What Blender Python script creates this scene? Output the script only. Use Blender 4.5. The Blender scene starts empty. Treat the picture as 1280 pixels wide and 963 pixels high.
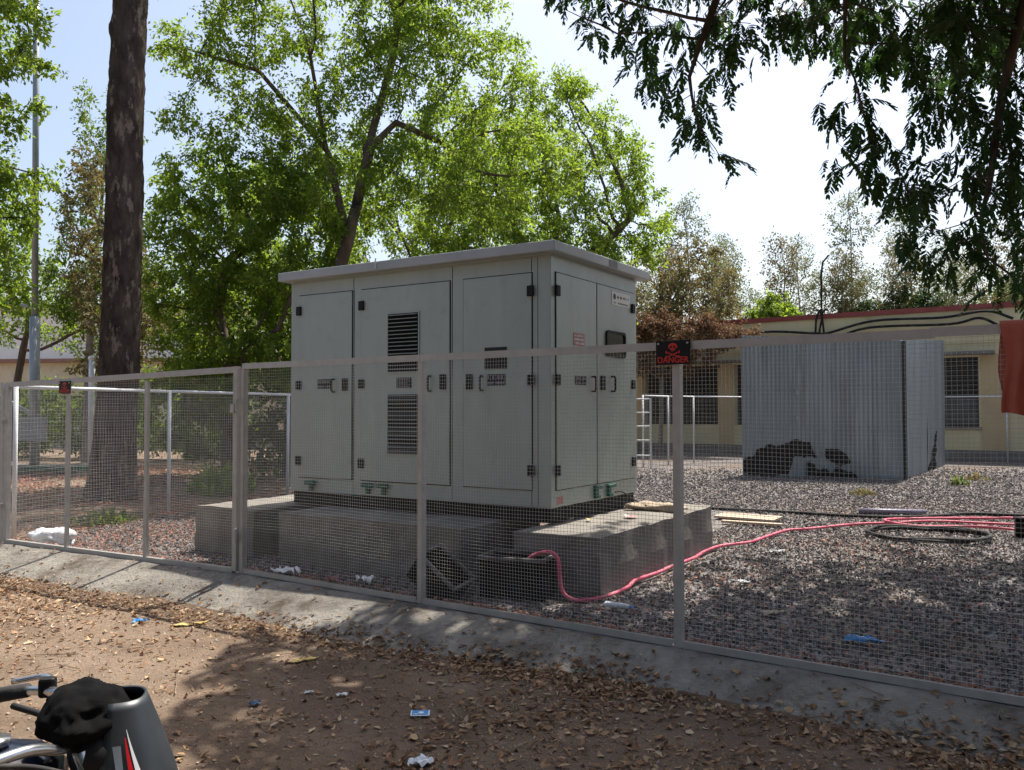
import bpy, math, random
import numpy as np
from mathutils import Vector, Matrix, noise as mnoise

random.seed(7)
RNG = np.random.default_rng(11)
scene = bpy.context.scene
COL = scene.collection
R = math.radians

# ------------------------------------------------------------------ camera
cam_data = bpy.data.cameras.new('camera')
cam_data.sensor_width = 36.0
cam_data.lens = 29.98
cam_data.clip_start = 0.05
cam_data.clip_end = 3000.0
cam = bpy.data.objects.new('camera', cam_data)
COL.objects.link(cam)
cam.location = (0, 0, 1.65)
cam.rotation_euler = (R(90) + 0.0295, 0.0011, 0)
scene.camera = cam

# ------------------------------------------------------------------ sky, sun, exposure
SUN_EL, SUN_AZ = R(63.0), math.atan2(0.56, 0.83)      # azimuth from +Y towards +X
world = bpy.data.worlds.new('World')
scene.world = world
world.use_nodes = True
wn = world.node_tree
sky = wn.nodes.new('ShaderNodeTexSky')
sky.sky_type = 'NISHITA'
sky.sun_disc = False
sky.sun_elevation = SUN_EL
sky.sun_rotation = SUN_AZ
sky.altitude = 100
sky.air_density = 1.0
sky.dust_density = 4.0
sky.ozone_density = 0.25
wn.links.new(sky.outputs[0], wn.nodes['Background'].inputs[0])
wn.nodes['Background'].inputs[1].default_value = 0.12
sd = bpy.data.lights.new('sun', 'SUN')
sd.energy = 5.0
sd.angle = R(0.53)
sd.color = (1.0, 0.95, 0.87)
sun = bpy.data.objects.new('sun', sd)
COL.objects.link(sun)
SUNV = Vector((math.sin(SUN_AZ) * math.cos(SUN_EL), math.cos(SUN_AZ) * math.cos(SUN_EL), math.sin(SUN_EL)))
sun.rotation_euler = SUNV.to_track_quat('Z', 'Y').to_euler()
sun.location = (10, 18, 40)
vs = scene.view_settings
vs.view_transform = 'Standard'
vs.look = 'None'
vs.exposure = 0.88
vs.gamma = 1.0
vs.use_curve_mapping = False
scene.cycles.use_denoising = True
scene.cycles.max_bounces = 8
scene.cycles.transparent_max_bounces = 8


# ------------------------------------------------------------------ materials
def nd(nt, t, **kw):
    n = nt.nodes.new(t)
    for k, v in kw.items():
        setattr(n, k, v)
    return n


def c4(c):
    return (c[0], c[1], c[2], 1.0)


def surf_mat(name, c1, c2=None, scale=4.0, rough=0.8, metal=0.0, bump=0.0, bscale=40.0, c3=None, s3=1.0, t3=(0.5, 0.65),
             coord='Object', spec=0.5, stretch=None, detail=6.0, bdist=0.02):
    """noise mottled surface: c1/c2 mixed by noise, c3 laid over in stains of its own shape"""
    m = bpy.data.materials.new(name)
    m.use_nodes = True
    nt = m.node_tree
    b = nt.nodes['Principled BSDF']
    b.inputs['Roughness'].default_value = rough
    b.inputs['Metallic'].default_value = metal
    b.inputs['Specular IOR Level'].default_value = spec
    tc = nd(nt, 'ShaderNodeTexCoord')
    src = tc.outputs[coord]
    if stretch:
        mp = nd(nt, 'ShaderNodeMapping')
        mp.inputs['Scale'].default_value = stretch
        nt.links.new(src, mp.inputs['Vector'])
        src = mp.outputs[0]
    col = None
    if c2 is None:
        b.inputs['Base Color'].default_value = c4(c1)
    else:
        n = nd(nt, 'ShaderNodeTexNoise')
        n.inputs['Scale'].default_value = scale
        n.inputs['Detail'].default_value = detail
        n.inputs['Roughness'].default_value = 0.65
        nt.links.new(src, n.inputs['Vector'])
        r = nd(nt, 'ShaderNodeValToRGB')
        r.color_ramp.elements[0].position = 0.32
        r.color_ramp.elements[1].position = 0.68
        r.color_ramp.elements[0].color = c4(c1)
        r.color_ramp.elements[1].color = c4(c2)
        nt.links.new(n.outputs['Fac'], r.inputs['Fac'])
        col = r.outputs['Color']
        if c3 is not None:
            n3 = nd(nt, 'ShaderNodeTexNoise')
            n3.inputs['Scale'].default_value = s3
            n3.inputs['Detail'].default_value = 8.0
            n3.inputs['Roughness'].default_value = 0.7
            nt.links.new(src, n3.inputs['Vector'])
            r3 = nd(nt, 'ShaderNodeValToRGB')
            r3.color_ramp.elements[0].position = t3[0]
            r3.color_ramp.elements[1].position = t3[1]
            nt.links.new(n3.outputs['Fac'], r3.inputs['Fac'])
            mx = nd(nt, 'ShaderNodeMixRGB')
            nt.links.new(r3.outputs['Color'], mx.inputs['Fac'])
            nt.links.new(col, mx.inputs['Color1'])
            mx.inputs['Color2'].default_value = c4(c3)
            col = mx.outputs['Color']
        nt.links.new(col, b.inputs['Base Color'])
    if bump:
        nb = nd(nt, 'ShaderNodeTexNoise')
        nb.inputs['Scale'].default_value = bscale
        nb.inputs['Detail'].default_value = 8.0
        nb.inputs['Roughness'].default_value = 0.7
        nt.links.new(src, nb.inputs['Vector'])
        bp = nd(nt, 'ShaderNodeBump')
        bp.inputs['Strength'].default_value = bump
        bp.inputs['Distance'].default_value = bdist
        nt.links.new(nb.outputs['Fac'], bp.inputs['Height'])
        nt.links.new(bp.outputs['Normal'], b.inputs['Normal'])
    return m


def island_mat(name, cols, rough=0.7, transl=0.0, tcol=None, spec=0.3, noise=None):
    """each island of the mesh (leaf, stone, chip) takes its own colour from a ramp"""
    m = bpy.data.materials.new(name)
    m.use_nodes = True
    nt = m.node_tree
    b = nt.nodes['Principled BSDF']
    b.inputs['Roughness'].default_value = rough
    b.inputs['Specular IOR Level'].default_value = spec
    g = nd(nt, 'ShaderNodeNewGeometry')
    r = nd(nt, 'ShaderNodeValToRGB')
    els = r.color_ramp.elements
    while len(els) < len(cols):
        els.new(0.5)
    for i, c in enumerate(cols):
        els[i].position = i / max(1, len(cols) - 1)
        els[i].color = c4(c)
    nt.links.new(g.outputs['Random Per Island'], r.inputs['Fac'])
    nt.links.new(r.outputs['Color'], b.inputs['Base Color'])
    if transl:
        t = nd(nt, 'ShaderNodeBsdfTranslucent')
        mixc = nd(nt, 'ShaderNodeMixRGB')
        mixc.blend_type = 'MULTIPLY'
        mixc.inputs['Fac'].default_value = 1.0
        nt.links.new(r.outputs['Color'], mixc.inputs['Color1'])
        mixc.inputs['Color2'].default_value = c4(tcol or (1, 1, 1))
        nt.links.new(mixc.outputs[0], t.inputs['Color'])
        ms = nd(nt, 'ShaderNodeMixShader')
        ms.inputs['Fac'].default_value = transl
        nt.links.new(b.outputs[0], ms.inputs[1])
        nt.links.new(t.outputs[0], ms.inputs[2])
        nt.links.new(ms.outputs[0], nt.nodes['Material Output'].inputs['Surface'])
    return m


def cell_mat(name, cols, scale, rough=0.9, bump=0.6, dirt=None, dist=0.02):
    """fine broken stone seen from afar: cells of several colours with relief"""
    m = bpy.data.materials.new(name)
    m.use_nodes = True
    nt = m.node_tree
    b = nt.nodes['Principled BSDF']
    b.inputs['Roughness'].default_value = rough
    b.inputs['Specular IOR Level'].default_value = 0.2
    tc = nd(nt, 'ShaderNodeTexCoord')
    v = nd(nt, 'ShaderNodeTexVoronoi')
    v.inputs['Scale'].default_value = scale
    nt.links.new(tc.outputs['Object'], v.inputs['Vector'])
    sep = nd(nt, 'ShaderNodeSeparateColor')
    nt.links.new(v.outputs['Color'], sep.inputs[0])
    r = nd(nt, 'ShaderNodeValToRGB')
    els = r.color_ramp.elements
    while len(els) < len(cols):
        els.new(0.5)
    for i, c in enumerate(cols):
        els[i].position = i / (len(cols) - 1)
        els[i].color = c4(c)
    nt.links.new(sep.outputs[0], r.inputs['Fac'])
    col = r.outputs['Color']
    if dirt:
        n3 = nd(nt, 'ShaderNodeTexNoise')
        n3.inputs['Scale'].default_value = 0.55
        n3.inputs['Detail'].default_value = 9.0
        nt.links.new(tc.outputs['Object'], n3.inputs['Vector'])
        r3 = nd(nt, 'ShaderNodeValToRGB')
        r3.color_ramp.elements[0].position = 0.5
        r3.color_ramp.elements[1].position = 0.68
        nt.links.new(n3.outputs['Fac'], r3.inputs['Fac'])
        mx = nd(nt, 'ShaderNodeMixRGB')
        nt.links.new(r3.outputs['Color'], mx.inputs['Fac'])
        nt.links.new(col, mx.inputs['Color1'])
        mx.inputs['Color2'].default_value = c4(dirt)
        col = mx.outputs['Color']
    nt.links.new(col, b.inputs['Base Color'])
    bp = nd(nt, 'ShaderNodeBump')
    bp.inputs['Strength'].default_value = bump
    bp.inputs['Distance'].default_value = dist
    nt.links.new(sep.outputs[1], bp.inputs['Height'])
    nt.links.new(bp.outputs['Normal'], b.inputs['Normal'])
    return m


M = {}
M['dirt'] = surf_mat('dirt', (0.115, 0.08, 0.056), (0.215, 0.155, 0.11), 1.3, 0.95, bump=0.9, bscale=30, c3=(0.275, 0.21, 0.155), s3=0.45,
                     t3=(0.5, 0.7), spec=0.15, detail=10, bdist=0.03)
M['gravel'] = cell_mat('gravel', [(0.04, 0.036, 0.034), (0.11, 0.098, 0.094), (0.175, 0.155, 0.148), (0.27, 0.245, 0.235)], 42.0, dirt=(0.14, 0.108, 0.085), bump=1.0, dist=0.03)
M['stone'] = island_mat('stone', [(0.05, 0.046, 0.045), (0.12, 0.107, 0.104), (0.185, 0.168, 0.163), (0.155, 0.127, 0.112), (0.085, 0.077, 0.074), (0.31, 0.285, 0.275)], 0.9, spec=0.2)
M['pebble'] = island_mat('pebble', [(0.24, 0.17, 0.13), (0.38, 0.30, 0.25), (0.20, 0.15, 0.12), (0.46, 0.40, 0.34)], 0.95, spec=0.1)
M['litter'] = island_mat('litter', [(0.12, 0.06, 0.035), (0.40, 0.25, 0.135), (0.22, 0.115, 0.06), (0.47, 0.33, 0.19), (0.16, 0.09, 0.055), (0.31, 0.18, 0.10), (0.56, 0.45, 0.31)],
                         0.75, 0.15, spec=0.25)
M['litter_red'] = island_mat('litter_red', [(0.20, 0.075, 0.045), (0.40, 0.19, 0.13), (0.30, 0.13, 0.08), (0.47, 0.28, 0.20)], 0.75, 0.15, spec=0.25)
M['twig'] = island_mat('twig', [(0.10, 0.065, 0.045), (0.26, 0.18, 0.12), (0.16, 0.11, 0.08)], 0.9)
M['concrete'] = surf_mat('concrete', (0.155, 0.14, 0.122), (0.26, 0.24, 0.21), 3.0, 0.9, bump=0.5, bscale=35, c3=(0.15, 0.135, 0.12), s3=1.7, t3=(0.52, 0.72), spec=0.2)
M['kerb'] = surf_mat('kerb', (0.22, 0.20, 0.17), (0.38, 0.35, 0.30), 3.4, 0.95, bump=1.0, bscale=16, c3=(0.12, 0.095, 0.075), s3=1.9, t3=(0.46, 0.66), spec=0.1, bdist=0.04)
M['galv'] = surf_mat('galv', (0.35, 0.345, 0.33), (0.44, 0.435, 0.42), 9.0, 0.5, 0.35, bump=0.1, bscale=60, c3=(0.30, 0.26, 0.22), s3=5.0, t3=(0.66, 0.8))
M['wire'] = surf_mat('wire', (0.36, 0.35, 0.33), (0.50, 0.49, 0.47), 6.0, 0.45, 0.4)
M['white_pipe'] = surf_mat('white_pipe', (0.62, 0.64, 0.66), (0.74, 0.75, 0.76), 5.0, 0.5)
M['cabinet'] = surf_mat('cabinet', (0.31, 0.36, 0.325), (0.375, 0.425, 0.385), 1.6, 0.27, bump=0.12, bscale=2.2, c3=(0.265, 0.285, 0.262), s3=0.8, t3=(0.5, 0.75),
                        stretch=(1, 1, 0.35), bdist=0.05)
def streaks(m):
    nt = m.node_tree
    b = nt.nodes['Principled BSDF']
    src = b.inputs['Base Color'].links[0].from_socket
    tc = nd(nt, 'ShaderNodeTexCoord')
    mp = nd(nt, 'ShaderNodeMapping')
    mp.inputs['Scale'].default_value = (6, 6, 0.5)
    nt.links.new(tc.outputs['Object'], mp.inputs['Vector'])
    n = nd(nt, 'ShaderNodeTexNoise')
    n.inputs['Scale'].default_value = 1.6
    n.inputs['Detail'].default_value = 7.0
    nt.links.new(mp.outputs[0], n.inputs['Vector'])
    r = nd(nt, 'ShaderNodeValToRGB')
    r.color_ramp.elements[0].position = 0.46
    r.color_ramp.elements[1].position = 0.78
    r.color_ramp.elements[1].color = (0.24, 0.24, 0.24, 1)
    nt.links.new(n.outputs['Fac'], r.inputs['Fac'])
    mx = nd(nt, 'ShaderNodeMixRGB')
    nt.links.new(r.outputs['Color'], mx.inputs['Fac'])
    nt.links.new(src, mx.inputs['Color1'])
    mx.inputs['Color2'].default_value = (0.46, 0.47, 0.43, 1)
    n2 = nd(nt, 'ShaderNodeTexNoise')
    n2.inputs['Scale'].default_value = 7.0
    n2.inputs['Detail'].default_value = 9.0
    nt.links.new(tc.outputs['Object'], n2.inputs['Vector'])
    r2 = nd(nt, 'ShaderNodeValToRGB')
    r2.color_ramp.elements[0].position = 0.56
    r2.color_ramp.elements[1].position = 0.8
    r2.color_ramp.elements[1].color = (0.28, 0.28, 0.28, 1)
    nt.links.new(n2.outputs['Fac'], r2.inputs['Fac'])
    mx2 = nd(nt, 'ShaderNodeMixRGB')
    nt.links.new(r2.outputs['Color'], mx2.inputs['Fac'])
    nt.links.new(mx.outputs[0], mx2.inputs['Color1'])
    mx2.inputs['Color2'].default_value = (0.20, 0.185, 0.15, 1)
    nt.links.new(mx2.outputs[0], b.inputs['Base Color'])
    rr = nd(nt, 'ShaderNodeMapRange')
    rr.inputs['To Min'].default_value = 0.2
    rr.inputs['To Max'].default_value = 0.5
    nt.links.new(n.outputs['Fac'], rr.inputs['Value'])
    nt.links.new(rr.outputs[0], b.inputs['Roughness'])


streaks(M['cabinet'])
M['cabinet_roof'] = surf_mat('cabinet_roof', (0.30, 0.325, 0.325), (0.38, 0.40, 0.40), 2.5, 0.45)
M['seam'] = surf_mat('seam', (0.012, 0.012, 0.012), rough=0.9, spec=0.1)
M['black'] = surf_mat('black', (0.008, 0.008, 0.009), (0.018, 0.018, 0.018), 12, 0.6, spec=0.2)
M['black_base'] = surf_mat('black_base', (0.01, 0.01, 0.01), (0.028, 0.028, 0.027), 7, 0.8, bump=0.2, spec=0.15)
M['black_plastic'] = surf_mat('black_plastic', (0.006, 0.006, 0.007), (0.016, 0.016, 0.016), 6, 0.7, c3=(0.06, 0.055, 0.05), s3=3, t3=(0.64, 0.85), spec=0.15)
M['dusty_rim'] = surf_mat('dusty_rim', (0.05, 0.05, 0.05), (0.22, 0.21, 0.20), 14, 0.9, spec=0.2)
M['plate'] = surf_mat('plate', (0.018, 0.018, 0.02), (0.04, 0.04, 0.04), 30, 0.6, spec=0.2)
M['plate_light'] = surf_mat('plate_light', (0.62, 0.62, 0.58), (0.70, 0.70, 0.66), 20, 0.4)
M['print_dark'] = surf_mat('print_dark', (0.05, 0.05, 0.06), rough=0.6)
M['print_grey'] = surf_mat('print_grey', (0.20, 0.20, 0.20), rough=0.6)
M['sign_black'] = surf_mat('sign_black', (0.007, 0.007, 0.008), rough=0.5, spec=0.25)
M['sign_red'] = surf_mat('sign_red', (0.52, 0.02, 0.012), rough=0.5)
M['red_sticker'] = surf_mat('red_sticker', (0.36, 0.10, 0.09), (0.42, 0.22, 0.2), 14, 0.5)
M['green_plastic'] = surf_mat('green_plastic', (0.0, 0.085, 0.055), (0.0, 0.12, 0.075), 9, 0.5)
M['window_dark'] = surf_mat('window_dark', (0.015, 0.016, 0.016), rough=0.12, spec=0.4)
M['shed'] = surf_mat('shed', (0.22, 0.26, 0.285), (0.33, 0.375, 0.40), 2.2, 0.36, 0.55, c3=(0.17, 0.17, 0.17), s3=1.6, t3=(0.55, 0.72), stretch=(1, 1, 0.12))
M['tar'] = surf_mat('tar', (0.008, 0.008, 0.008), (0.03, 0.028, 0.026), 9, 0.75, bump=0.3)
M['wall_yellow'] = surf_mat('wall_yellow', (0.62, 0.53, 0.315), (0.72, 0.63, 0.40), 0.9, 0.92, bump=0.15, bscale=12, c3=(0.26, 0.22, 0.15), s3=0.55, t3=(0.6, 0.82), spec=0.15,
                            stretch=(1, 1, 0.7))
M['pilaster'] = surf_mat('pilaster', (0.52, 0.385, 0.21), (0.60, 0.46, 0.27), 1.1, 0.9, c3=(0.25, 0.2, 0.14), s3=0.9, t3=(0.62, 0.85), spec=0.15)
M['plinth'] = surf_mat('plinth', (0.14, 0.13, 0.12), (0.24, 0.22, 0.2), 1.8, 0.95)
M['maroon'] = surf_mat('maroon', (0.23, 0.045, 0.04), (0.31, 0.085, 0.07), 2.0, 0.85, c3=(0.12, 0.07, 0.06), s3=1.5, t3=(0.6, 0.8))
M['shutter'] = surf_mat('shutter', (0.045, 0.05, 0.055), (0.08, 0.086, 0.092), 3.0, 0.6)
M['shutter_dark'] = surf_mat('shutter_dark', (0.015, 0.016, 0.017), (0.035, 0.035, 0.035), 3.0, 0.4)
M['wall_pale'] = surf_mat('wall_pale', (0.70, 0.74, 0.70), (0.78, 0.81, 0.77), 0.8, 0.9)
M['wall_cream'] = surf_mat('wall_cream', (0.58, 0.50, 0.34), (0.68, 0.61, 0.45), 0.7, 0.92, c3=(0.22, 0.19, 0.13), s3=0.6, t3=(0.55, 0.75), stretch=(1, 1, 0.4))
M['roof_brown'] = surf_mat('roof_brown', (0.24, 0.12, 0.09), (0.33, 0.19, 0.15), 2, 0.9)
M['bark_dark'] = surf_mat('bark_dark', (0.035, 0.026, 0.022), (0.12, 0.092, 0.075), 7.0, 0.95, bump=1.0, bscale=11, c3=(0.24, 0.185, 0.15), s3=5.0, t3=(0.56, 0.61), stretch=(1, 1, 0.35),
                          spec=0.1, bdist=0.06)
M['bark'] = surf_mat('bark', (0.075, 0.055, 0.042), (0.17, 0.13, 0.10), 5.0, 0.95, bump=0.6, bscale=14, stretch=(1, 1, 0.3), spec=0.1)
M['bark_pale'] = surf_mat('bark_pale', (0.17, 0.14, 0.115), (0.28, 0.24, 0.2), 4.0, 0.95, spec=0.1)
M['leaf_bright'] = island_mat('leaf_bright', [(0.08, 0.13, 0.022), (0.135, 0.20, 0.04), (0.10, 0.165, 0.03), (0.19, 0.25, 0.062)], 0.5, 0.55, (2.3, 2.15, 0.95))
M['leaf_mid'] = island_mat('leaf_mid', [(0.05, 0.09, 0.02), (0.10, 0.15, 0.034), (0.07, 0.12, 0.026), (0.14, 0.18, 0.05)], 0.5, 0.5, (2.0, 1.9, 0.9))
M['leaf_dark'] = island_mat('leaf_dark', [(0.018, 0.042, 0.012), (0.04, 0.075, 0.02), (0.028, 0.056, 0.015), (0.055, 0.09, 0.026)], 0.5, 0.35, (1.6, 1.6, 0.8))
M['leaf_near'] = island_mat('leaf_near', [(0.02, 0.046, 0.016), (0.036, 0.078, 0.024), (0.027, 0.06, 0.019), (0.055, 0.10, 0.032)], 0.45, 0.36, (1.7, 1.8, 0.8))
M['leaf_olive'] = island_mat('leaf_olive', [(0.10, 0.095, 0.04), (0.16, 0.15, 0.065), (0.19, 0.14, 0.075), (0.09, 0.12, 0.04)], 0.6, 0.4, (1.3, 1.2, 0.8))
M['leaf_pale'] = island_mat('leaf_pale', [(0.11, 0.14, 0.07), (0.17, 0.19, 0.11), (0.14, 0.17, 0.08), (0.20, 0.19, 0.13)], 0.6, 0.45, (1.2, 1.2, 0.9))
M['leaf_brown'] = island_mat('leaf_brown', [(0.10, 0.05, 0.032), (0.19, 0.115, 0.07), (0.15, 0.075, 0.05), (0.21, 0.17, 0.08), (0.24, 0.14, 0.09)], 0.8, 0.3, (1.2, 1, 0.9))
M['grass'] = island_mat('grass', [(0.07, 0.12, 0.025), (0.14, 0.20, 0.05), (0.20, 0.19, 0.07)], 0.6, 0.4, (1.2, 1.3, 0.7))
M['pink'] = surf_mat('pink', (0.56, 0.06, 0.12), (0.66, 0.11, 0.18), 6, 0.6, c3=(0.42, 0.20, 0.19), s3=5.0, t3=(0.5, 0.7))
M['cable'] = surf_mat('cable', (0.015, 0.015, 0.016), (0.035, 0.033, 0.032), 8, 0.7, c3=(0.11, 0.095, 0.08), s3=4.0, t3=(0.52, 0.75), spec=0.15)
M['purple_pipe'] = surf_mat('purple_pipe', (0.10, 0.085, 0.15), (0.16, 0.14, 0.2), 5, 0.5)
M['plywood'] = surf_mat('plywood', (0.40, 0.30, 0.21), (0.50, 0.40, 0.30), 4, 0.85, stretch=(1, 6, 1))
M['sack'] = surf_mat('sack', (0.30, 0.23, 0.16), (0.44, 0.36, 0.27), 12, 0.95, bump=0.4, bscale=60)
M['rust_cloth'] = surf_mat('rust_cloth', (0.29, 0.065, 0.04), (0.37, 0.10, 0.06), 7, 0.9, bump=0.25, bscale=160, bdist=0.004)
M['film'] = surf_mat('film', (0.66, 0.70, 0.74), (0.78, 0.80, 0.82), 14, 0.3)
M['paper'] = surf_mat('paper', (0.70, 0.70, 0.68), (0.8, 0.8, 0.79), 9, 0.8)
M['blue_film'] = surf_mat('blue_film', (0.03, 0.20, 0.50), (0.10, 0.36, 0.68), 30, 0.3)
M['dark_blue'] = surf_mat('dark_blue', (0.03, 0.06, 0.12), (0.08, 0.14, 0.22), 30, 0.3)
M['teal'] = surf_mat('teal', (0.02, 0.12, 0.12), (0.06, 0.25, 0.25), 10, 0.5)
M['yellow_leaf'] = surf_mat('yellow_leaf', (0.50, 0.35, 0.08), (0.60, 0.45, 0.15), 20, 0.6)
M['pole_grey'] = surf_mat('pole_grey', (0.22, 0.255, 0.27), (0.31, 0.345, 0.355), 3, 0.5, 0.3)
M['bike_grey'] = surf_mat('bike_grey', (0.016, 0.02, 0.024), (0.028, 0.033, 0.038), 9, 0.42, 0.0, c3=(0.018, 0.02, 0.022), s3=14, t3=(0.6, 0.66))
M['bike_black'] = surf_mat('bike_black', (0.006, 0.006, 0.007), (0.014, 0.014, 0.014), 9, 0.6, spec=0.2)
M['bike_tank'] = surf_mat('bike_tank', (0.012, 0.016, 0.03), (0.02, 0.026, 0.045), 4, 0.12, spec=0.8)
M['bike_red'] = surf_mat('bike_red', (0.55, 0.015, 0.02), rough=0.25)
M['bike_white'] = surf_mat('bike_white', (0.75, 0.75, 0.77), rough=0.25)
M['bike_silver'] = surf_mat('bike_silver', (0.40, 0.42, 0.45), rough=0.25, metal=0.6)
M['chrome'] = surf_mat('chrome', (0.62, 0.63, 0.65), (0.42, 0.42, 0.43), 12, 0.22, 0.9)
M['rubber'] = surf_mat('rubber', (0.015, 0.015, 0.015), (0.03, 0.03, 0.03), 18, 0.85, bump=0.3)
M['cloth_black'] = surf_mat('cloth_black', (0.004, 0.004, 0.0045), (0.009, 0.009, 0.009), 20, 0.95, bump=0.35, bscale=220, bdist=0.003, spec=0.05)
M['lens'] = surf_mat('lens', (0.5, 0.52, 0.55), rough=0.06, spec=0.9)


# ------------------------------------------------------------------ mesh helpers
def smoothstep(e0, e1, x):
    t = np.clip((x - e0) / (e1 - e0), 0, 1)
    return t * t * (3 - 2 * t)


class MB:
    """collects vertices and faces, then links them as one mesh object"""
    def __init__(self):
        self.v = []
        self.f = []

    def add(self, verts, faces):
        o = len(self.v)
        self.v.extend([tuple(p) for p in verts])
        self.f.extend([tuple(i + o for i in q) for q in faces])
        return self

    def box(self, x0, x1, y0, y1, z0, z1):
        v = [(x0, y0, z0), (x1, y0, z0), (x1, y1, z0), (x0, y1, z0), (x0, y0, z1), (x1, y0, z1), (x1, y1, z1), (x0, y1, z1)]
        return self.add(v, [(0, 3, 2, 1), (4, 5, 6, 7), (0, 1, 5, 4), (1, 2, 6, 5), (2, 3, 7, 6), (3, 0, 4, 7)])

    def bar(self, p, q, w, h, up=(0, 0, 1)):
        """rectangular bar from p to q, w across and h along up"""
        p, q = Vector(p), Vector(q)
        d = (q - p).normalized()
        u = Vector(up)
        s = d.cross(u)
        if s.length < 1e-5:
            s = d.cross(Vector((1, 0, 0)))
        s.normalize()
        u = s.cross(d).normalized()
        v = []
        for c in (p, q):
            for a, b in ((-1, -1), (1, -1), (1, 1), (-1, 1)):
                v.append(c + s * (a * w / 2) + u * (b * h / 2))
        return self.add(v, [(0, 3, 2, 1), (4, 5, 6, 7), (0, 1, 5, 4), (1, 2, 6, 5), (2, 3, 7, 6), (3, 0, 4, 7)])

    def tube(self, pts, rad, n=8, cap=True):
        pts = [Vector(p) for p in pts]
        if not hasattr(rad, '__len__'):
            rad = [rad] * len(pts)
        o = len(self.v)
        t = (pts[1] - pts[0]).normalized()
        ref = Vector((0, 0, 1)) if abs(t.z) < 0.9 else Vector((1, 0, 0))
        s = t.cross(ref).normalized()
        for i, p in enumerate(pts):
            a = pts[max(0, i - 1)]
            b = pts[min(len(pts) - 1, i + 1)]
            t = (b - a).normalized() if (b - a).length > 1e-9 else t
            s = (s - t * s.dot(t))
            s = s.normalized() if s.length > 1e-6 else t.orthogonal().normalized()
            w = t.cross(s)
            for k in range(n):
                an = 2 * math.pi * k / n
                self.v.append(tuple(p + (s * math.cos(an) + w * math.sin(an)) * rad[i]))
        for i in range(len(pts) - 1):
            for k in range(n):
                k2 = (k + 1) % n
                self.f.append((o + i * n + k, o + i * n + k2, o + (i + 1) * n + k2, o + (i + 1) * n + k))
        if cap:
            self.f.append(tuple(o + k for k in range(n))[::-1])
            self.f.append(tuple(o + (len(pts) - 1) * n + k for k in range(n)))
        return self

    def grid(self, P, flip=False, closed_u=False):
        """P[i][j] points -> quads"""
        o = len(self.v)
        ni, nj = len(P), len(P[0])
        for row in P:
            self.v.extend([tuple(p) for p in row])
        for i in range(ni - (0 if closed_u else 1)):
            i2 = (i + 1) % ni
            for j in range(nj - 1):
                q = (o + i * nj + j, o + i2 * nj + j, o + i2 * nj + j + 1, o + i * nj + j + 1)
                self.f.append(q[::-1] if flip else q)
        return self

    def disc(self, c, ax, r, n=20, rx=None):
        c, ax = Vector(c), Vector(ax).normalized()
        s = ax.orthogonal().normalized()
        w = ax.cross(s)
        v = [c + (s * math.cos(2 * math.pi * k / n) * r + w * math.sin(2 * math.pi * k / n) * (rx or r)) for k in range(n)]
        return self.add(v, [tuple(range(n))])

    def ellipsoid(self, c, r, nu=12, nv=8, fn=None):
        P = []
        for i in range(nu):
            row = []
            for j in range(nv + 1):
                th = math.pi * j / nv
                ph = 2 * math.pi * i / nu
                d = (math.sin(th) * math.cos(ph), math.sin(th) * math.sin(ph), math.cos(th))
                k = fn(d) if fn else 1.0
                row.append((c[0] + d[0] * r[0] * k, c[1] + d[1] * r[1] * k, c[2] + d[2] * r[2] * k))
            P.append(row)
        return self.grid(P, closed_u=True)

    def build(self, name, mat, parent=None, smooth=False, loc=None, rz=0.0, bevel=0.0, solid=0.0, sub=0):
        me = bpy.data.meshes.new(name)
        me.from_pydata(self.v, [], self.f)
        me.validate()
        me.update()
        o = bpy.data.objects.new(name, me)
        me.materials.append(M[mat])
        if smooth:
            me.polygons.foreach_set('use_smooth', [True] * len(me.polygons))
        if solid:
            md = o.modifiers.new('solid', 'SOLIDIFY')
            md.thickness = solid
            md.offset = 0
        if bevel:
            md = o.modifiers.new('bevel', 'BEVEL')
            md.width = bevel
            md.segments = 2
            md.limit_method = 'ANGLE'
        if sub:
            md = o.modifiers.new('sub', 'SUBSURF')
            md.levels = sub
            md.render_levels = sub
        COL.objects.link(o)
        if parent is not None:
            o.parent = parent
        if loc is not None:
            o.location = loc
        o.rotation_euler.z = rz
        return o


def np_mesh(name, verts, faces, mat, parent=None, smooth=False):
    """verts (N,3), faces (M,k) arrays -> object, fast"""
    verts = np.ascontiguousarray(verts, dtype=np.float32)
    faces = np.ascontiguousarray(faces, dtype=np.int32)
    me = bpy.data.meshes.new(name)
    k = faces.shape[1]
    me.vertices.add(len(verts))
    me.vertices.foreach_set('co', verts.ravel())
    me.loops.add(faces.size)
    me.loops.foreach_set('vertex_index', faces.ravel())
    me.polygons.add(len(faces))
    me.polygons.foreach_set('loop_start', np.arange(0, faces.size, k, dtype=np.int32))
    me.polygons.foreach_set('use_smooth', np.full(len(faces), smooth))
    me.update(calc_edges=True)
    me.materials.append(M[mat])
    o = bpy.data.objects.new(name, me)
    COL.objects.link(o)
    if parent is not None:
        o.parent = parent
    return o


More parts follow.
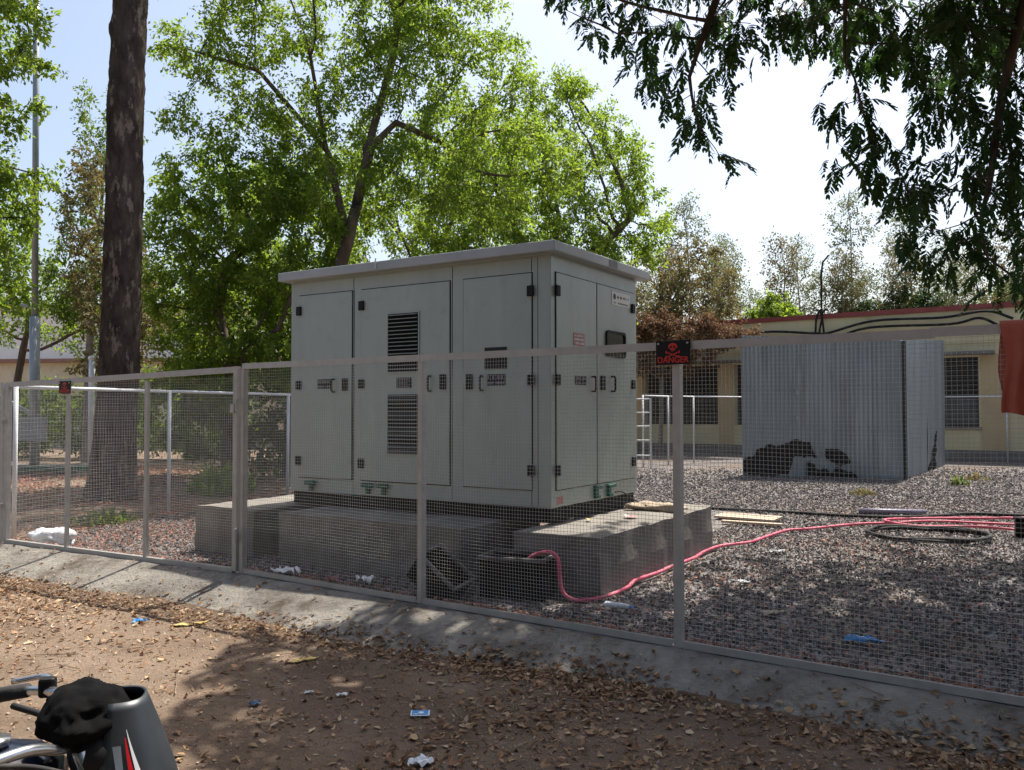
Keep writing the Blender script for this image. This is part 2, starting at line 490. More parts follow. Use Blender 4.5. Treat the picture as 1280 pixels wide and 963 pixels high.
def rand_rot(n, rng, tilt=None):
    """n rotation matrices; tilt=None gives any orientation, else small tilt about a random heading"""
    if tilt is None:
        q = rng.normal(size=(n, 4))
        q /= np.linalg.norm(q, axis=1, keepdims=True)
    else:
        yaw = rng.uniform(0, 2 * np.pi, n)
        ax = rng.uniform(0, 2 * np.pi, n)
        an = rng.normal(0, tilt, n)
        q1 = np.stack([np.cos(yaw / 2), 0 * yaw, 0 * yaw, np.sin(yaw / 2)], 1)
        q2 = np.stack([np.cos(an / 2), np.sin(an / 2) * np.cos(ax), np.sin(an / 2) * np.sin(ax), 0 * an], 1)
        w1, x1, y1, z1 = q2.T
        w2, x2, y2, z2 = q1.T
        q = np.stack([w1 * w2 - x1 * x2 - y1 * y2 - z1 * z2, w1 * x2 + x1 * w2 + y1 * z2 - z1 * y2,
                      w1 * y2 - x1 * z2 + y1 * w2 + z1 * x2, w1 * z2 + x1 * y2 - y1 * x2 + z1 * w2], 1)
    w, x, y, z = q.T
    return np.stack([np.stack([1 - 2 * (y * y + z * z), 2 * (x * y - w * z), 2 * (x * z + w * y)], 1),
                     np.stack([2 * (x * y + w * z), 1 - 2 * (x * x + z * z), 2 * (y * z - w * x)], 1),
                     np.stack([2 * (x * z - w * y), 2 * (y * z + w * x), 1 - 2 * (x * x + y * y)], 1)], 1)


def scatter(name, bases, pos, rot, scl, mat, parent=None, smooth=False, rng=RNG):
    """bases: list of (verts, tri faces) of one size; scl (n,) or (n,3)"""
    n = len(pos)
    if scl.ndim == 1:
        scl = scl[:, None]
    which = rng.integers(0, len(bases), n)
    B = np.stack([b[0] for b in bases])
    F = bases[0][1]
    bv = B[which] * scl[:, None, :]
    V = np.einsum('nij,nkj->nki', rot, bv) + pos[:, None, :]
    nv = B.shape[1]
    faces = (F[None] + (np.arange(n) * nv)[:, None, None]).reshape(-1, F.shape[1])
    return np_mesh(name, V.reshape(-1, 3), faces, mat, parent, smooth)


def tag(o, label=None, cat=None, group=None, kind=None):
    if label:
        o['label'] = label
    if cat:
        o['category'] = cat
    if group:
        o['group'] = group
    if kind:
        o['kind'] = kind
    return o


def empty(name, loc=(0, 0, 0), rz=0.0):
    o = bpy.data.objects.new(name, None)
    o.empty_display_size = 0.2
    COL.objects.link(o)
    o.location = loc
    o.rotation_euler.z = rz
    return o


def copy_tree(o, parent=None):
    c = o.copy()
    COL.objects.link(c)
    c.parent = parent
    for ch in list(o.children):
        copy_tree(ch, c)
    return c


def text_mesh(txt, size, mat, name, parent, loc, rot, align='CENTER', extrude=0.0):
    cu = bpy.data.curves.new(name, 'FONT')
    cu.body = txt
    cu.size = size
    cu.align_x = align
    cu.extrude = extrude
    cu.offset = size * 0.02
    t = bpy.data.objects.new('tmp', cu)
    COL.objects.link(t)
    bpy.context.view_layer.update()
    me = bpy.data.meshes.new_from_object(t.evaluated_get(bpy.context.evaluated_depsgraph_get()))
    bpy.data.objects.remove(t)
    me.materials.clear()
    me.materials.append(M[mat])
    o = bpy.data.objects.new(name, me)
    COL.objects.link(o)
    o.parent = parent
    o.location = loc
    o.rotation_euler = rot
    return o


def spline(pts, n=8):
    """Catmull-Rom through pts"""
    P = [np.array(p, float) for p in pts]
    P = [2 * P[0] - P[1]] + P + [2 * P[-1] - P[-2]]
    out = []
    for i in range(1, len(P) - 2):
        for k in range(n):
            t = k / n
            a, b, c, d = P[i - 1], P[i], P[i + 1], P[i + 2]
            out.append(0.5 * ((2 * b) + (c - a) * t + (2 * a - 5 * b + 4 * c - d) * t * t + (3 * b - a - 3 * c + d) * t ** 3))
    out.append(P[-2])
    return out


_W = [(RNG.normal(size=2) * s, RNG.uniform(0, 6.28), 1.0 / s) for s in (0.5, 0.9, 1.6, 2.6, 4.2, 6.5, 10.0) for _ in range(5)]


def wob(x, y):
    """smooth wandering height, about -1..1"""
    x = np.asarray(x, float)
    y = np.asarray(y, float)
    o = 0.0
    for k, p, a in _W:
        o = o + a * np.sin(k[0] * x + k[1] * y + p)
    return o / 9.0


# ------------------------------------------------------------------ layout of the place
FO = np.array([-2.5, 7.9])                       # the post where gate and fence meet
FA = np.array([math.cos(0.6104), -math.sin(0.6104)])
FN = np.array([-math.sin(0.6104), -math.cos(0.6104)])       # towards the lane
GA = np.array([-0.871, 0.491])
GN = np.array([-0.491, -0.871])


def fence_d(x, y):
    """distance out from the fence line towards the lane"""
    dm = (x - FO[0]) * FN[0] + (y - FO[1]) * FN[1]
    dg = (x - FO[0]) * GN[0] + (y - FO[1]) * GN[1]
    return np.minimum(dm, dg)


def fence_t(x, y):
    return (x - FO[0]) * FA[0] + (y - FO[1]) * FA[1]


def kerb_w(t):
    return np.interp(t, [-4.5, -1, 1.0, 2.5, 4.0, 6.0, 9.0], [0.70, 0.74, 0.66, 0.54, 0.38, 0.36, 0.36])


def kerb_z(t, d):
    w = kerb_w(t) + 0.16 * wob(t * 0.9, 3.1) + 0.06 * wob(t * 2.7, 1.1)
    s = np.clip((d - 0.05) / w, 0, 1.3)
    return 0.15 - 0.16 * s ** 1.25 + (0.018 * wob(t * 1.5, d * 4 + 9) + 0.008 * wob(t * 5, d * 9)) * np.clip(s * 3, 0, 1)


def dirt_z(x, y):
    d = fence_d(x, y)
    near = smoothstep(16, 7, np.hypot(x, y))
    base = np.where(d < 0, 0.06 * smoothstep(0.0, 0.4, -d), 0.0)
    return base + near * (0.022 * wob(x, y) + 0.008 * wob(x * 3.3, y * 3.3)) + 0.05 * wob(x * 0.2, y * 0.2) * smoothstep(8, 20, np.hypot(x, y)) * 0.3


def ground_z(x, y):
    d = fence_d(x, y)
    t = fence_t(x, y)
    k = kerb_z(t, d)
    g = dirt_z(x, y)
    out = np.where(d > 0.0, np.maximum(g, np.where(d < 1.3, k, -1)), np.where(d > -0.18, 0.15, np.maximum(g, 0.1)))
    return out


def axis(dense0, dense1, step, far):
    mid = np.arange(dense0, dense1, step)
    out = [dense1]
    s = step
    while out[-1] < far:
        s *= 1.3
        out.append(out[-1] + s)
    lo = [dense0 - step]
    s = step
    while lo[-1] > -far:
        s *= 1.3
        lo.append(lo[-1] - s)
    return np.array(lo[::-1] + list(mid) + out)


gx, gy = axis(-7, 6, 0.075, 700), axis(1.2, 10.5, 0.075, 700)
GX, GY = np.meshgrid(gx, gy, indexing='ij')
GZ = dirt_z(GX, GY)
ni, nj = GX.shape
idx = np.arange(ni * nj).reshape(ni, nj)
ground = np_mesh('ground', np.stack([GX, GY, GZ], -1).reshape(-1, 3),
                 np.stack([idx[:-1, :-1], idx[1:, :-1], idx[1:, 1:], idx[:-1, 1:]], -1).reshape(-1, 4), 'dirt', smooth=True)
tag(ground, kind='structure')

# gravel yard sheet behind the fence
yard = [(-5.8, 9.85), (-2.5, 8.02), (9.0, -0.02), (34, 6), (26, 18.6), (3.0, 34.2), (1.5, 24), (-2.6, 20), (-4.3, 15.6)]
mb = MB()
mb.add([(x, y, 0.1) for x, y in yard], [tuple(range(len(yard)))])
mb.add([(x, y, -0.02) for x, y in yard] + [(x, y, 0.1) for x, y in yard],
       [(i, (i + 1) % len(yard), len(yard) + (i + 1) % len(yard), len(yard) + i) for i in range(len(yard))])
tag(mb.build('gravel_yard', 'gravel'), kind='structure')

# sloping concrete kerb that carries the fence
def kerb_mesh():
    prof = [-0.18, -0.12, -0.02, 0.05, 0.11, 0.18, 0.27, 0.36, 0.46, 0.57, 0.69, 0.82, 0.95, 1.05]
    rows = []
    for t in np.arange(-5.4, 10.0, 0.05):
        if t < 0:
            o, n = FO - GA * t * 1.0, GN
            o = FO + GA * (-t)
        else:
            o, n = FO + FA * t, FN
        bl = float(smoothstep(-0.6, 0.6, np.array(t)))
        n = GN * (1 - bl) + FN * bl
        n = n / np.linalg.norm(n)
        row = [(o[0] + n[0] * -0.19, o[1] + n[1] * -0.19, -0.05)]
        for d in prof:
            x, y = o[0] + n[0] * d, o[1] + n[1] * d
            z = 0.15 + 0.004 * math.sin(t * 9 + d * 30) if d <= 0.05 else float(kerb_z(np.array(t), np.array(d)))
            row.append((x, y, z))
        rows.append(row)
    return MB().grid(rows, flip=True)


tag(kerb_mesh().build('concrete_kerb', 'kerb', smooth=True), kind='structure')


# ------------------------------------------------------------------ electrical cabinet on its concrete footings
CX, CY, CYAW = 0.3577, 7.8192, 0.5621
CA = np.array([math.cos(CYAW), -math.sin(CYAW)])
CB = np.array([math.sin(CYAW), math.cos(CYAW)])


def cab_xy(a, b):
    return (CX + CA[0] * a + CB[0] * b, CY + CA[1] * a + CB[1] * b)


def footing(a0, a1, b0, b1, z1, label, seed):
    """cast block with uneven faces and worn edges"""
    rg = np.random.default_rng(seed)
    mb = MB()
    cx, cy = (a0 + a1) / 2, (b0 + b1) / 2
    la, lb, h = a1 - a0, b1 - b0, z1 - 0.06
    na, nb, nh = max(3, int(la / 0.16)), max(3, int(lb / 0.16)), 5
    ph = rg.uniform(0, 6, 6)

    def P(u, v, w):
        x, y, z = (u - 0.5) * la, (v - 0.5) * lb, 0.06 + w * h
        k = 0.006
        x += k * math.sin(9 * y + ph[0] + 7 * z) + k * math.sin(23 * z + ph[1])
        y += k * math.sin(8 * x + ph[2] + 5 * z) + k * math.sin(19 * z + 11 * x + ph[3])
        z += 0.005 * math.sin(7 * x + ph[4]) + 0.004 * math.sin(13 * y + ph[5])
        e = 0.012
        if w == 1 and (u in (0, 1) or v in (0, 1)):
            z -= e * rg.uniform(0.2, 1.0)
        return (x, y, z)
    for s in (0, 1):
        mb.grid([[P(u, s, w) for w in np.linspace(0, 1, nh)] for u in np.linspace(0, 1, na)], flip=(s == 1))
        mb.grid([[P(s, v, w) for w in np.linspace(0, 1, nh)] for v in np.linspace(0, 1, nb)], flip=(s == 0))
    mb.grid([[P(u, v, 1) for v in np.linspace(0, 1, nb)] for u in np.linspace(0, 1, na)])
    x, y = cab_xy(cx, cy)
    o = mb.build('concrete_footing', 'concrete', loc=(x, y, 0), rz=-CYAW)
    import bmesh
    bm = bmesh.new()
    bm.from_mesh(o.data)
    bmesh.ops.remove_doubles(bm, verts=bm.verts, dist=0.02)
    bmesh.ops.recalc_face_normals(bm, faces=bm.faces)
    bm.to_mesh(o.data)
    bm.free()
    return tag(o, label, 'footing', 'concrete footings under the cabinet')


footing(-4.15, -3.22, -0.65, 2.25, 0.61, 'concrete footing block under the left end of the grey cabinet, by the gate', 1)
footing(-2.82, -0.55, -0.66, 0.75, 0.61, 'wide concrete footing block in front of the cabinet louvre door', 2)
footing(-0.11, 0.72, -0.46, 2.29, 0.605, 'concrete footing block at the cabinet right end with a sack on it', 3)

cab = empty('electrical_cabinet', (CX, CY, 0.61), -CYAW)
tag(cab, 'large light grey steel electrical cabinet with flat overhanging roof on concrete footings', 'cabinet')
L, D = 3.37, 1.92
ZB, ZT = 0.14, 2.47          # body, above the footings


def zz(z):
    return z - 0.61


MB().box(-L + 0.03, -0.03, 0.03, D - 0.03, 0.002, ZB - 0.002).build('base_channel', 'black_base', cab)
MB().box(-L, 0, 0, D, ZB, ZT).build('body', 'cabinet', cab, bevel=0.006)
# roof: thick folded sheet with a shallow crown, overhanging all round
rf = MB()
x0, x1, y0, y1 = -L - 0.10, 0.10, -0.11, D + 0.16
zr0, zr1 = 2.49, 2.585
rf.add([(x0, y0, zr0), (x1, y0, zr0), (x1, y1, zr0), (x0, y1, zr0), (x0, y0, zr1), (x1, y0, zr1), (x1, y1, zr1), (x0, y1, zr1),
        (x0 + 0.9, D / 2, zr1 + 0.035), (x1 - 0.9, D / 2, zr1 + 0.035)],
       [(0, 3, 2, 1), (0, 1, 5, 4), (1, 2, 6, 5), (2, 3, 7, 6), (3, 0, 4, 7), (4, 5, 9, 8), (5, 6, 9), (6, 7, 8, 9), (7, 4, 8)])
roof = rf.build('roof', 'cabinet_roof', cab, bevel=0.008)
MB().box(-L + 0.01, -0.01, 0.01, D - 0.01, ZT + 0.001, zr0 + 0.02).build('roof_curb', 'cabinet', cab)
MB().box(x1 + 0.001, x1 + 0.003, 1.03, 1.22, zr0 + 0.012, zr1 - 0.008).build('roof_sticker', 'print_grey', roof)
MB().tube([(-2.02, y0 - 0.004, zr0 + 0.02), (-2.02, y0 - 0.012, zr1 - 0.02), (-2.02, y0 - 0.004, zr1 + 0.03)], 0.008, 6).build('lifting_lug', 'white_pipe', roof)


def front_box(a0, a1, z0, z1, p0, p1):
    """box on the long front face, from p0 to p1 proud of it"""
    return MB().box(a0, a1, -p1, -p0, zz(z0), zz(z1))


def side_box(b0, b1, z0, z1, p0, p1):
    return MB().box(p0, p1, b0, b1, zz(z0), zz(z1))


def handle(door, face, u0, u1, z0, z1, off):
    """D shaped pull"""
    um = u1 if face == 'front' else u1
    pts = [(u0, 0.0, z1), (u0, 0.035, z1), (u0, 0.045, z1 - 0.02), (u0, 0.045, z0 + 0.02), (u0, 0.035, z0), (u0, 0.0, z0)]
    conv = (lambda u, p, z: (u, -(off + p), zz(z))) if face == 'front' else (lambda u, p, z: (off + p, u, zz(z)))
    c = (u0 + u1) / 2
    MB().tube([conv(c, p, z) for _, p, z in pts], 0.011, 6).build('handle', 'black', door, smooth=True)


DP = 0.014                                                  # how far a door stands proud


def louvre(door, a0, a1, z0, z1, n):
    fr = front_box(a0, a1, z0, z1, DP + 0.001, DP + 0.004)
    lv = fr.build('louvre', 'seam', door)
    me = None
    for i in range(n):
        zc = z0 + (z1 - z0) * (i + 0.5) / n
        h = (z1 - z0) / n
        if me is None:
            s = MB()
            w = (a1 - a0) - 0.016
            s.add([(-w / 2, -0.003, h * 0.30), (w / 2, -0.003, h * 0.30), (w / 2, -0.022, h * 0.12), (-w / 2, -0.022, h * 0.12),
                   (-w / 2, -0.003, h * 0.24), (w / 2, -0.003, h * 0.24), (w / 2, -0.020, h * 0.02), (-w / 2, -0.020, h * 0.02)],
                  [(0, 1, 2, 3)[::-1], (4, 5, 6, 7), (3, 2, 6, 7)[::-1], (0, 3, 7, 4), (1, 5, 6, 2)])
            o = s.build('louvre_slat', 'cabinet', door)
            me = o.data
        else:
            o = bpy.data.objects.new('louvre_slat', me)
            COL.objects.link(o)
            o.parent = door
        o.location = ((a0 + a1) / 2, -(DP + 0.003), zz(zc))
    t = 0.012
    f = MB()
    for b in ((a0 - t, a1 + t, z1, z1 + t), (a0 - t, a1 + t, z0 - t, z0), (a0 - t, a0, z0, z1), (a1, a1 + t, z0, z1)):
        f.box(b[0], b[1], -(DP + 0.012), -(DP + 0.0005), zz(b[2]), zz(b[3]))
    f.build('louvre_frame', 'cabinet', door)


def marks(door, face, u0, u1, z0, z1, off, mat, rows):
    """rows of small printed strokes, too small to read"""
    rg = random.Random(int((u0 + z0) * 1000))
    m = MB()
    dz = (z1 - z0) / rows
    for r in range(rows):
        u = u0 + 0.01
        while u < u1 - 0.02:
            w = rg.uniform(0.008, 0.022)
            if rg.random() < 0.85:
                za, zb = z1 - dz * (r + 0.8), z1 - dz * (r + 0.3)
                if face == 'front':
                    m.box(u, min(u + w, u1 - 0.008), -(off + 0.0018), -off - 0.0006, zz(za), zz(zb))
                else:
                    m.box(off + 0.0006, off + 0.0018, u, min(u + w, u1 - 0.008), zz(za), zz(zb))
            u += w + 0.008
    tag(m.build('print', mat, door), kind='stuff')


def door(face, u0, u1, hinges, hinge_u):
    fb = front_box if face == 'front' else side_box
    g = 0.008
    fb(u0 - g, u1 + g, 0.912 - g, 2.93 + g, 0.0006, 0.004).build('door_gasket', 'seam', cab)
    d = fb(u0, u1, 0.912, 2.93, 0.0045, DP).build('door', 'cabinet', cab, bevel=0.004)
    for z in hinges:
        fb(hinge_u - 0.036, hinge_u + 0.036, z - 0.05, z + 0.05, DP + 0.001, DP + 0.022).build('hinge', 'black', d, bevel=0.006)
    return d


HZ = (2.76, 1.93, 1.09)
d1 = door('front', -3.235, -2.44, HZ, -3.228)
d2 = door('front', -2.305, -1.145, HZ, -2.297)
d3 = door('front', -0.978, -0.20, HZ, -0.204)
front_box(-2.937, -2.735, 1.885, 1.99, DP + 0.001, DP + 0.004).build('warning_plate', 'plate', d1)
marks(d1, 'front', -2.937, -2.735, 1.885, 1.99, DP + 0.004, 'print_grey', 2)
handle(d1, 'front', -2.72, -2.66, 1.85, 1.985, DP)
front_box(-2.57, -2.495, 1.862, 1.992, DP + 0.001, DP + 0.018).build('lock', 'black', d1, bevel=0.005)
louvre(d2, -1.93, -1.53, 2.046, 2.645, 15)
louvre(d2, -1.93, -1.53, 1.205, 1.813, 15)
front_box(-1.817, -1.617, 1.877, 1.985, DP + 0.001, DP + 0.004).build('warning_plate', 'plate', d2)
marks(d2, 'front', -1.817, -1.617, 1.877, 1.985, DP + 0.004, 'print_grey', 3)
handle(d2, 'front', -1.42, -1.34, 1.845, 1.99, DP)
front_box(-1.26, -1.184, 1.857, 2.005, DP + 0.001, DP + 0.018).build('lock', 'black', d2, bevel=0.005)
front_box(-0.94, -0.865, 1.852, 2.0, DP + 0.001, DP + 0.018).build('lock', 'black', d3, bevel=0.005)
handle(d3, 'front', -0.787, -0.716, 1.843, 1.98, DP)
front_box(-0.724, -0.468, 2.043, 2.251, DP + 0.001, DP + 0.005).build('rating_plate', 'plate', d3, bevel=0.002)
marks(d3, 'front', -0.71, -0.48, 2.06, 2.235, DP + 0.005, 'black', 3)
front_box(-0.695, -0.487, 1.885, 1.993, DP + 0.001, DP + 0.004).build('warning_plate', 'plate', d3)
marks(d3, 'front', -0.695, -0.487, 1.885, 1.993, DP + 0.004, 'print_grey', 2)
for a in (-2.425, -1.118, -0.205):                                   # sheet joints
    front_box(a - 0.003, a + 0.003, 0.76, 0.90, 0.0005, 0.002).build('panel_seam', 'seam', cab)
    front_box(a - 0.003, a + 0.003, 2.945, 3.07, 0.0005, 0.002).build('panel_seam', 'seam', cab)
front_box(-1.122, -1.116, 0.905, 2.94, 0.0005, 0.002).build('panel_seam', 'seam', cab)
front_box(-2.42, -2.414, 0.905, 2.94, 0.0005, 0.002).build('panel_seam', 'seam', cab)
front_box(-0.14, -0.136, 0.76, 3.07, 0.0005, 0.002).build('panel_seam', 'seam', cab)


def cable_gland(m0, m1, face, z0, z1):
    """green terminal bracket low on the body"""
    g = MB()
    if face == 'front':
        c = (m0 + m1) / 2
        g.box(c - 0.02, c + 0.02, -0.04, -0.0006, zz(z0), zz(z1))
        g.box(m0, m1, -0.055, -0.015, zz(z1 - 0.045), zz(z1 - 0.003))
    else:
        c = (m0 + m1) / 2
        g.box(0.0006, 0.04, m0, m0 + 0.055, zz(z0), zz(z1))
        g.box(0.015, 0.05, m0, m1, zz(z1 - 0.035), zz(z1 - 0.003))
        g.box(0.015, 0.05, m0, m0 + 0.08, zz(z0 + 0.003), zz(z0 + 0.03))
    g.build('terminal_bracket', 'green_plastic', cab, bevel=0.004)


cable_gland(-3.10, -2.955, 'front', 0.77, 0.88)
cable_gland(-2.27, -2.13, 'front', 0.775, 0.89)
cable_gland(-2.05, -1.915, 'front', 0.775, 0.89)
cable_gland(0.843, 0.97, 'side', 0.768, 0.893)
cable_gland(1.133, 1.285, 'side', 0.762, 0.89)
e1 = door('side', 0.085, 0.908, HZ, 0.094)
e2 = door('side', 0.926, 1.84, HZ, 1.782)
side_box(1.26, 1.715, 2.755, 2.895, DP + 0.001, DP + 0.004).build('nameplate', 'plate_light', e2)
lg = MB().disc((DP + 0.0052, 1.325, zz(2.842)), (1, 0, 0), 0.032, 18)
lg.build('logo', 'print_dark', e2)
marks(e2, 'side', 1.38, 1.51, 2.82, 2.87, DP + 0.004, 'print_dark', 1)
marks(e2, 'side', 1.53, 1.69, 2.825, 2.868, DP + 0.004, 'print_grey', 1)
marks(e2, 'side', 1.30, 1.68, 2.765, 2.797, DP + 0.004, 'print_grey', 1)
# vision window with a rubber frame
def round_rect(b0, b1, z0, z1, r, n=5):
    out = []
    for cx, cz, s in ((b1 - r, z1 - r, 0), (b0 + r, z1 - r, 1), (b0 + r, z0 + r, 2), (b1 - r, z0 + r, 3)):
        for k in range(n + 1):
            an = math.pi / 2 * (s + k / n)
            out.append((cx + r * math.cos(an), cz + r * math.sin(an)))
    return out
outer, inner = round_rect(1.11, 1.58, 2.2, 2.475, 0.05), round_rect(1.14, 1.55, 2.225, 2.45, 0.035)
n = len(outer)
fr = MB()
vv = [(DP + 0.001, b, zz(z)) for b, z in outer] + [(DP + 0.02, b, zz(z)) for b, z in outer] + [(DP + 0.02, b, zz(z)) for b, z in inner] + [(DP + 0.005, b, zz(z)) for b, z in inner]
fr.add(vv, [(s * n + i, s * n + (i + 1) % n, (s + 1) * n + (i + 1) % n, (s + 1) * n + i) for s in range(3) for i in range(n)])
fr.build('window_frame', 'black', e2)
MB().add([(DP + 0.007, b, zz(z)) for b, z in inner], [tuple(range(n))]).build('window_pane', 'window_dark', e2)
st = side_box(0.41, 0.64, 2.272, 2.395, DP + 0.001, DP + 0.003).build('danger_notice', 'red_sticker', e1)
marks(e1, 'side', 0.42, 0.63, 2.28, 2.39, DP + 0.003, 'plate_light', 3)
side_box(0.44, 0.673, 1.894, 1.981, DP + 0.001, DP + 0.004).build('warning_plate', 'plate', e1)
marks(e1, 'side', 0.44, 0.673, 1.894, 1.981, DP + 0.004, 'print_grey', 2)
handle(e1, 'side', 0.76, 0.847, 1.838, 1.982, DP)
side_box(0.99, 1.08, 1.85, 1.998, DP + 0.001, DP + 0.018).build('lock', 'black', e2, bevel=0.005)
handle(e2, 'side', 1.195, 1.31, 1.845, 1.997, DP)
side_box(0.10, 0.22, 0.775, 0.845, 0.0006, 0.0015).build('paint_smear', 'red_sticker', cab)
ec = spline([(0.04, 1.26, zz(0.80)), (0.10, 1.32, zz(0.80)), (0.17, 1.5, zz(0.70)), (0.22, 1.75, zz(0.625)), (0.3, 1.9, zz(0.622))], 6)
MB().tube(ec, 0.007, 6).build('earth_wire', 'cable', cab, smooth=True)


# ------------------------------------------------------------------ wire fence, gate, far fences
def wire_panel(length, z0, z1, pitch, th, rng):
    """welded mesh in the x-z plane, each wire a little out of true"""
    V, F = [], []
    bul, ph = rng.uniform(-0.02, 0.03), rng.uniform(0, 6.28)

    def wire(p, q, up, th):
        n = 8
        off = rng.normal(0, th * 0.45, (n + 1, 3))
        s = np.array([0, 1, 0.0]) * th / 2
        u = np.array(up) * th / 2
        base = len(V) * 0 + sum(len(v) for v in V)
        ring = []
        for i in range(n + 1):
            c = p + (q - p) * i / n + off[i] * (0.4 if i in (0, n) else 1)
            fx, fz_ = c[0] / length, (c[2] - z0) / (z1 - z0)
            c[1] += bul * math.sin(math.pi * fx) * math.sin(math.pi * fz_) + 0.006 * math.sin(5 * c[0] + ph) * math.sin(4 * c[2] + ph)
            c[2] += 0.008 * math.sin(3.1 * c[0] + ph) * math.sin(math.pi * fz_)
            ring.append([c - s - u, c + s - u, c + s + u, c - s + u])
        V.append(np.array(ring).reshape(-1, 3))
        for i in range(n):
            for k in range(4):
                F.append((base + i * 4 + k, base + i * 4 + (k + 1) % 4, base + (i + 1) * 4 + (k + 1) % 4, base + (i + 1) * 4 + k))
    x = pitch * 0.5
    while x < length:
        wire(np.array([x, 0, z0]), np.array([x, 0, z1]), (1, 0, 0), th * 0.75)
        x += pitch
    z = z0 + pitch * 0.5
    while z < z1:
        wire(np.array([0, th * 0.7, z]), np.array([length, th * 0.7, z]), (0, 0, 1), th)
        z += pitch
    return np.concatenate(V), np.array(F)


frng = np.random.default_rng(5)
F_TOP, F_BOT = 2.085, 0.155
fence = empty('wire_fence', (FO[0], FO[1], 0.15), -0.6104)      # local x runs along the fence to the right, -y to the lane
tag(fence, 'grey steel frame and welded wire mesh fence in front of the cabinet', 'fence')


def fz(z):
    return z - 0.15


posts = [0.0, 2.175, 4.325, 6.5, 8.68]
for i, t in enumerate(posts):
    w = 0.05 if i != 1 else 0.042
    b = MB()
    b.box(t - w / 2, t + w / 2, -0.004, 0.004, fz(F_BOT), fz(F_TOP - 0.045))          # angle section post
    b.box(t + w / 2 - 0.006, t + w / 2, 0.004, 0.05, fz(F_BOT), fz(F_TOP - 0.045))
    b.build('post', 'galv', fence)
for i in range(len(posts) - 1):
    a, c = posts[i] + 0.002, posts[i + 1] - 0.002
    if i == 2:
        c = 5.82
    if i == 3:
        a = 5.80
    dz = 0.006 if i == 3 else 0
    b = MB()
    b.box(a, c, -0.007 - dz, -0.0045 - dz / 2, fz(F_TOP - 0.052 + dz), fz(F_TOP + dz))
    b.box(a, c, -0.0045 - dz / 2, 0.045, fz(F_TOP - 0.005 + dz), fz(F_TOP + dz))
    b.build('top_rail', 'galv', fence)
    b = MB()
    a2, c2 = posts[i] + 0.035, posts[i + 1] - 0.035
    b.box(a2, c2, -0.006, -0.001, fz(F_BOT), fz(F_BOT + 0.045))
    b.box(a2, c2, -0.001, 0.045, fz(F_BOT), fz(F_BOT + 0.005))
    b.build('bottom_rail', 'galv', fence)
    v, f = wire_panel(posts[i + 1] - posts[i], 0.0, F_TOP - F_BOT - 0.02, 0.0255, 0.0019, frng)
    v = v + np.array([posts[i], 0.012, 0.01])
    tag(np_mesh('mesh_panel', v, f, 'wire', fence), kind='stuff')

gate = empty('yard_gate', (FO[0] + GA[0] * 0.035, FO[1] + GA[1] * 0.035, 0.15), math.atan2(GA[1], GA[0]))    # local x runs left along the gate, +y to the lane
tag(gate, 'wide wire mesh yard gate with two upright bars at the left', 'gate')
GL, G_TOP = 3.70, 1.975
gt = G_TOP - 0.15
b = MB()
b.bar((0.03, 0, 0.02), (0.03, 0, gt + 0.085), 0.05, 0.05, (0, 1, 0))
b.build('hinge_stile', 'galv', gate)
for x, w in ((1.29, 0.045), (2.57, 0.045), (GL - 0.02, 0.06)):
    MB().bar((x, 0.002, 0.045), (x, 0.002, gt - 0.03), 0.03 if w < 0.05 else 0.045, w, (1, 0, 0)).build('upright_bar', 'galv', gate)
MB().bar((0.056, 0, gt + 0.055), (GL, 0, gt - 0.03), 0.045, 0.055).build('top_bar', 'galv', gate)
MB().bar((0.056, 0, 0.022), (GL, 0, 0.022), 0.045, 0.045).build('bottom_bar', 'galv', gate)
v, f = wire_panel(GL - 0.05, 0.03, gt + 0.0, 0.0255, 0.0019, frng)
tag(np_mesh('mesh_panel', v + np.array([0.05, -0.026, 0]), f, 'wire', gate), kind='stuff')
for z in (0.35, 1.55):
    MB().tube([(0.0, 0.035, z - 0.06), (0.0, 0.035, z + 0.06)], 0.016, 8).build('hinge', 'galv', gate)
MB().box(0.02, 0.07, 0.026, 0.05, 1.48, 1.56).build('latch', 'galv', gate)
MB().bar((GL + 0.07, 0, 0.0), (GL + 0.07, 0, gt + 0.0), 0.06, 0.06, (0, 1, 0)).build('end_post', 'galv', gate)
mb = MB()
for z in (0.4, 1.35):
    mb.box(GL + 0.015, GL + 0.06, 0.02, 0.05, z, z + 0.05)
mb.build('end_latch', 'galv', gate)


def light_fence(name, label, pts, top, base, nrail, post_r, pitch, group=None):
    """pipe posts, top rail and wires running between"""
    root = empty(name, (pts[0][0], pts[0][1], base))
    tag(root, label, 'fence', group)
    o = Vector((pts[0][0], pts[0][1], base))
    P = [Vector((x, y, base)) - o for x, y in pts]
    for p in P:
        MB().tube([p, p + Vector((0, 0, top - base))], post_r, 8).build('post', 'white_pipe', root, smooth=True)
    for p, q in zip(P[:-1], P[1:]):
        d = (q - p).normalized()
        MB().tube([p + d * post_r + Vector((0, 0, top - base - 0.02)), q - d * post_r + Vector((0, 0, top - base - 0.02))], post_r * 0.85, 8).build('top_rail', 'white_pipe', root, smooth=True)
        ln = (q - p).length
        v, f = wire_panel(ln, 0.05, top - base - 0.06, pitch, 0.0028, frng)
        an = math.atan2(d.y, d.x)
        Rm = np.array([[math.cos(an), -math.sin(an), 0], [math.sin(an), math.cos(an), 0], [0, 0, 1]])
        tag(np_mesh('mesh_panel', v @ Rm.T + np.array(p), f, 'wire', root), kind='stuff')
    return root


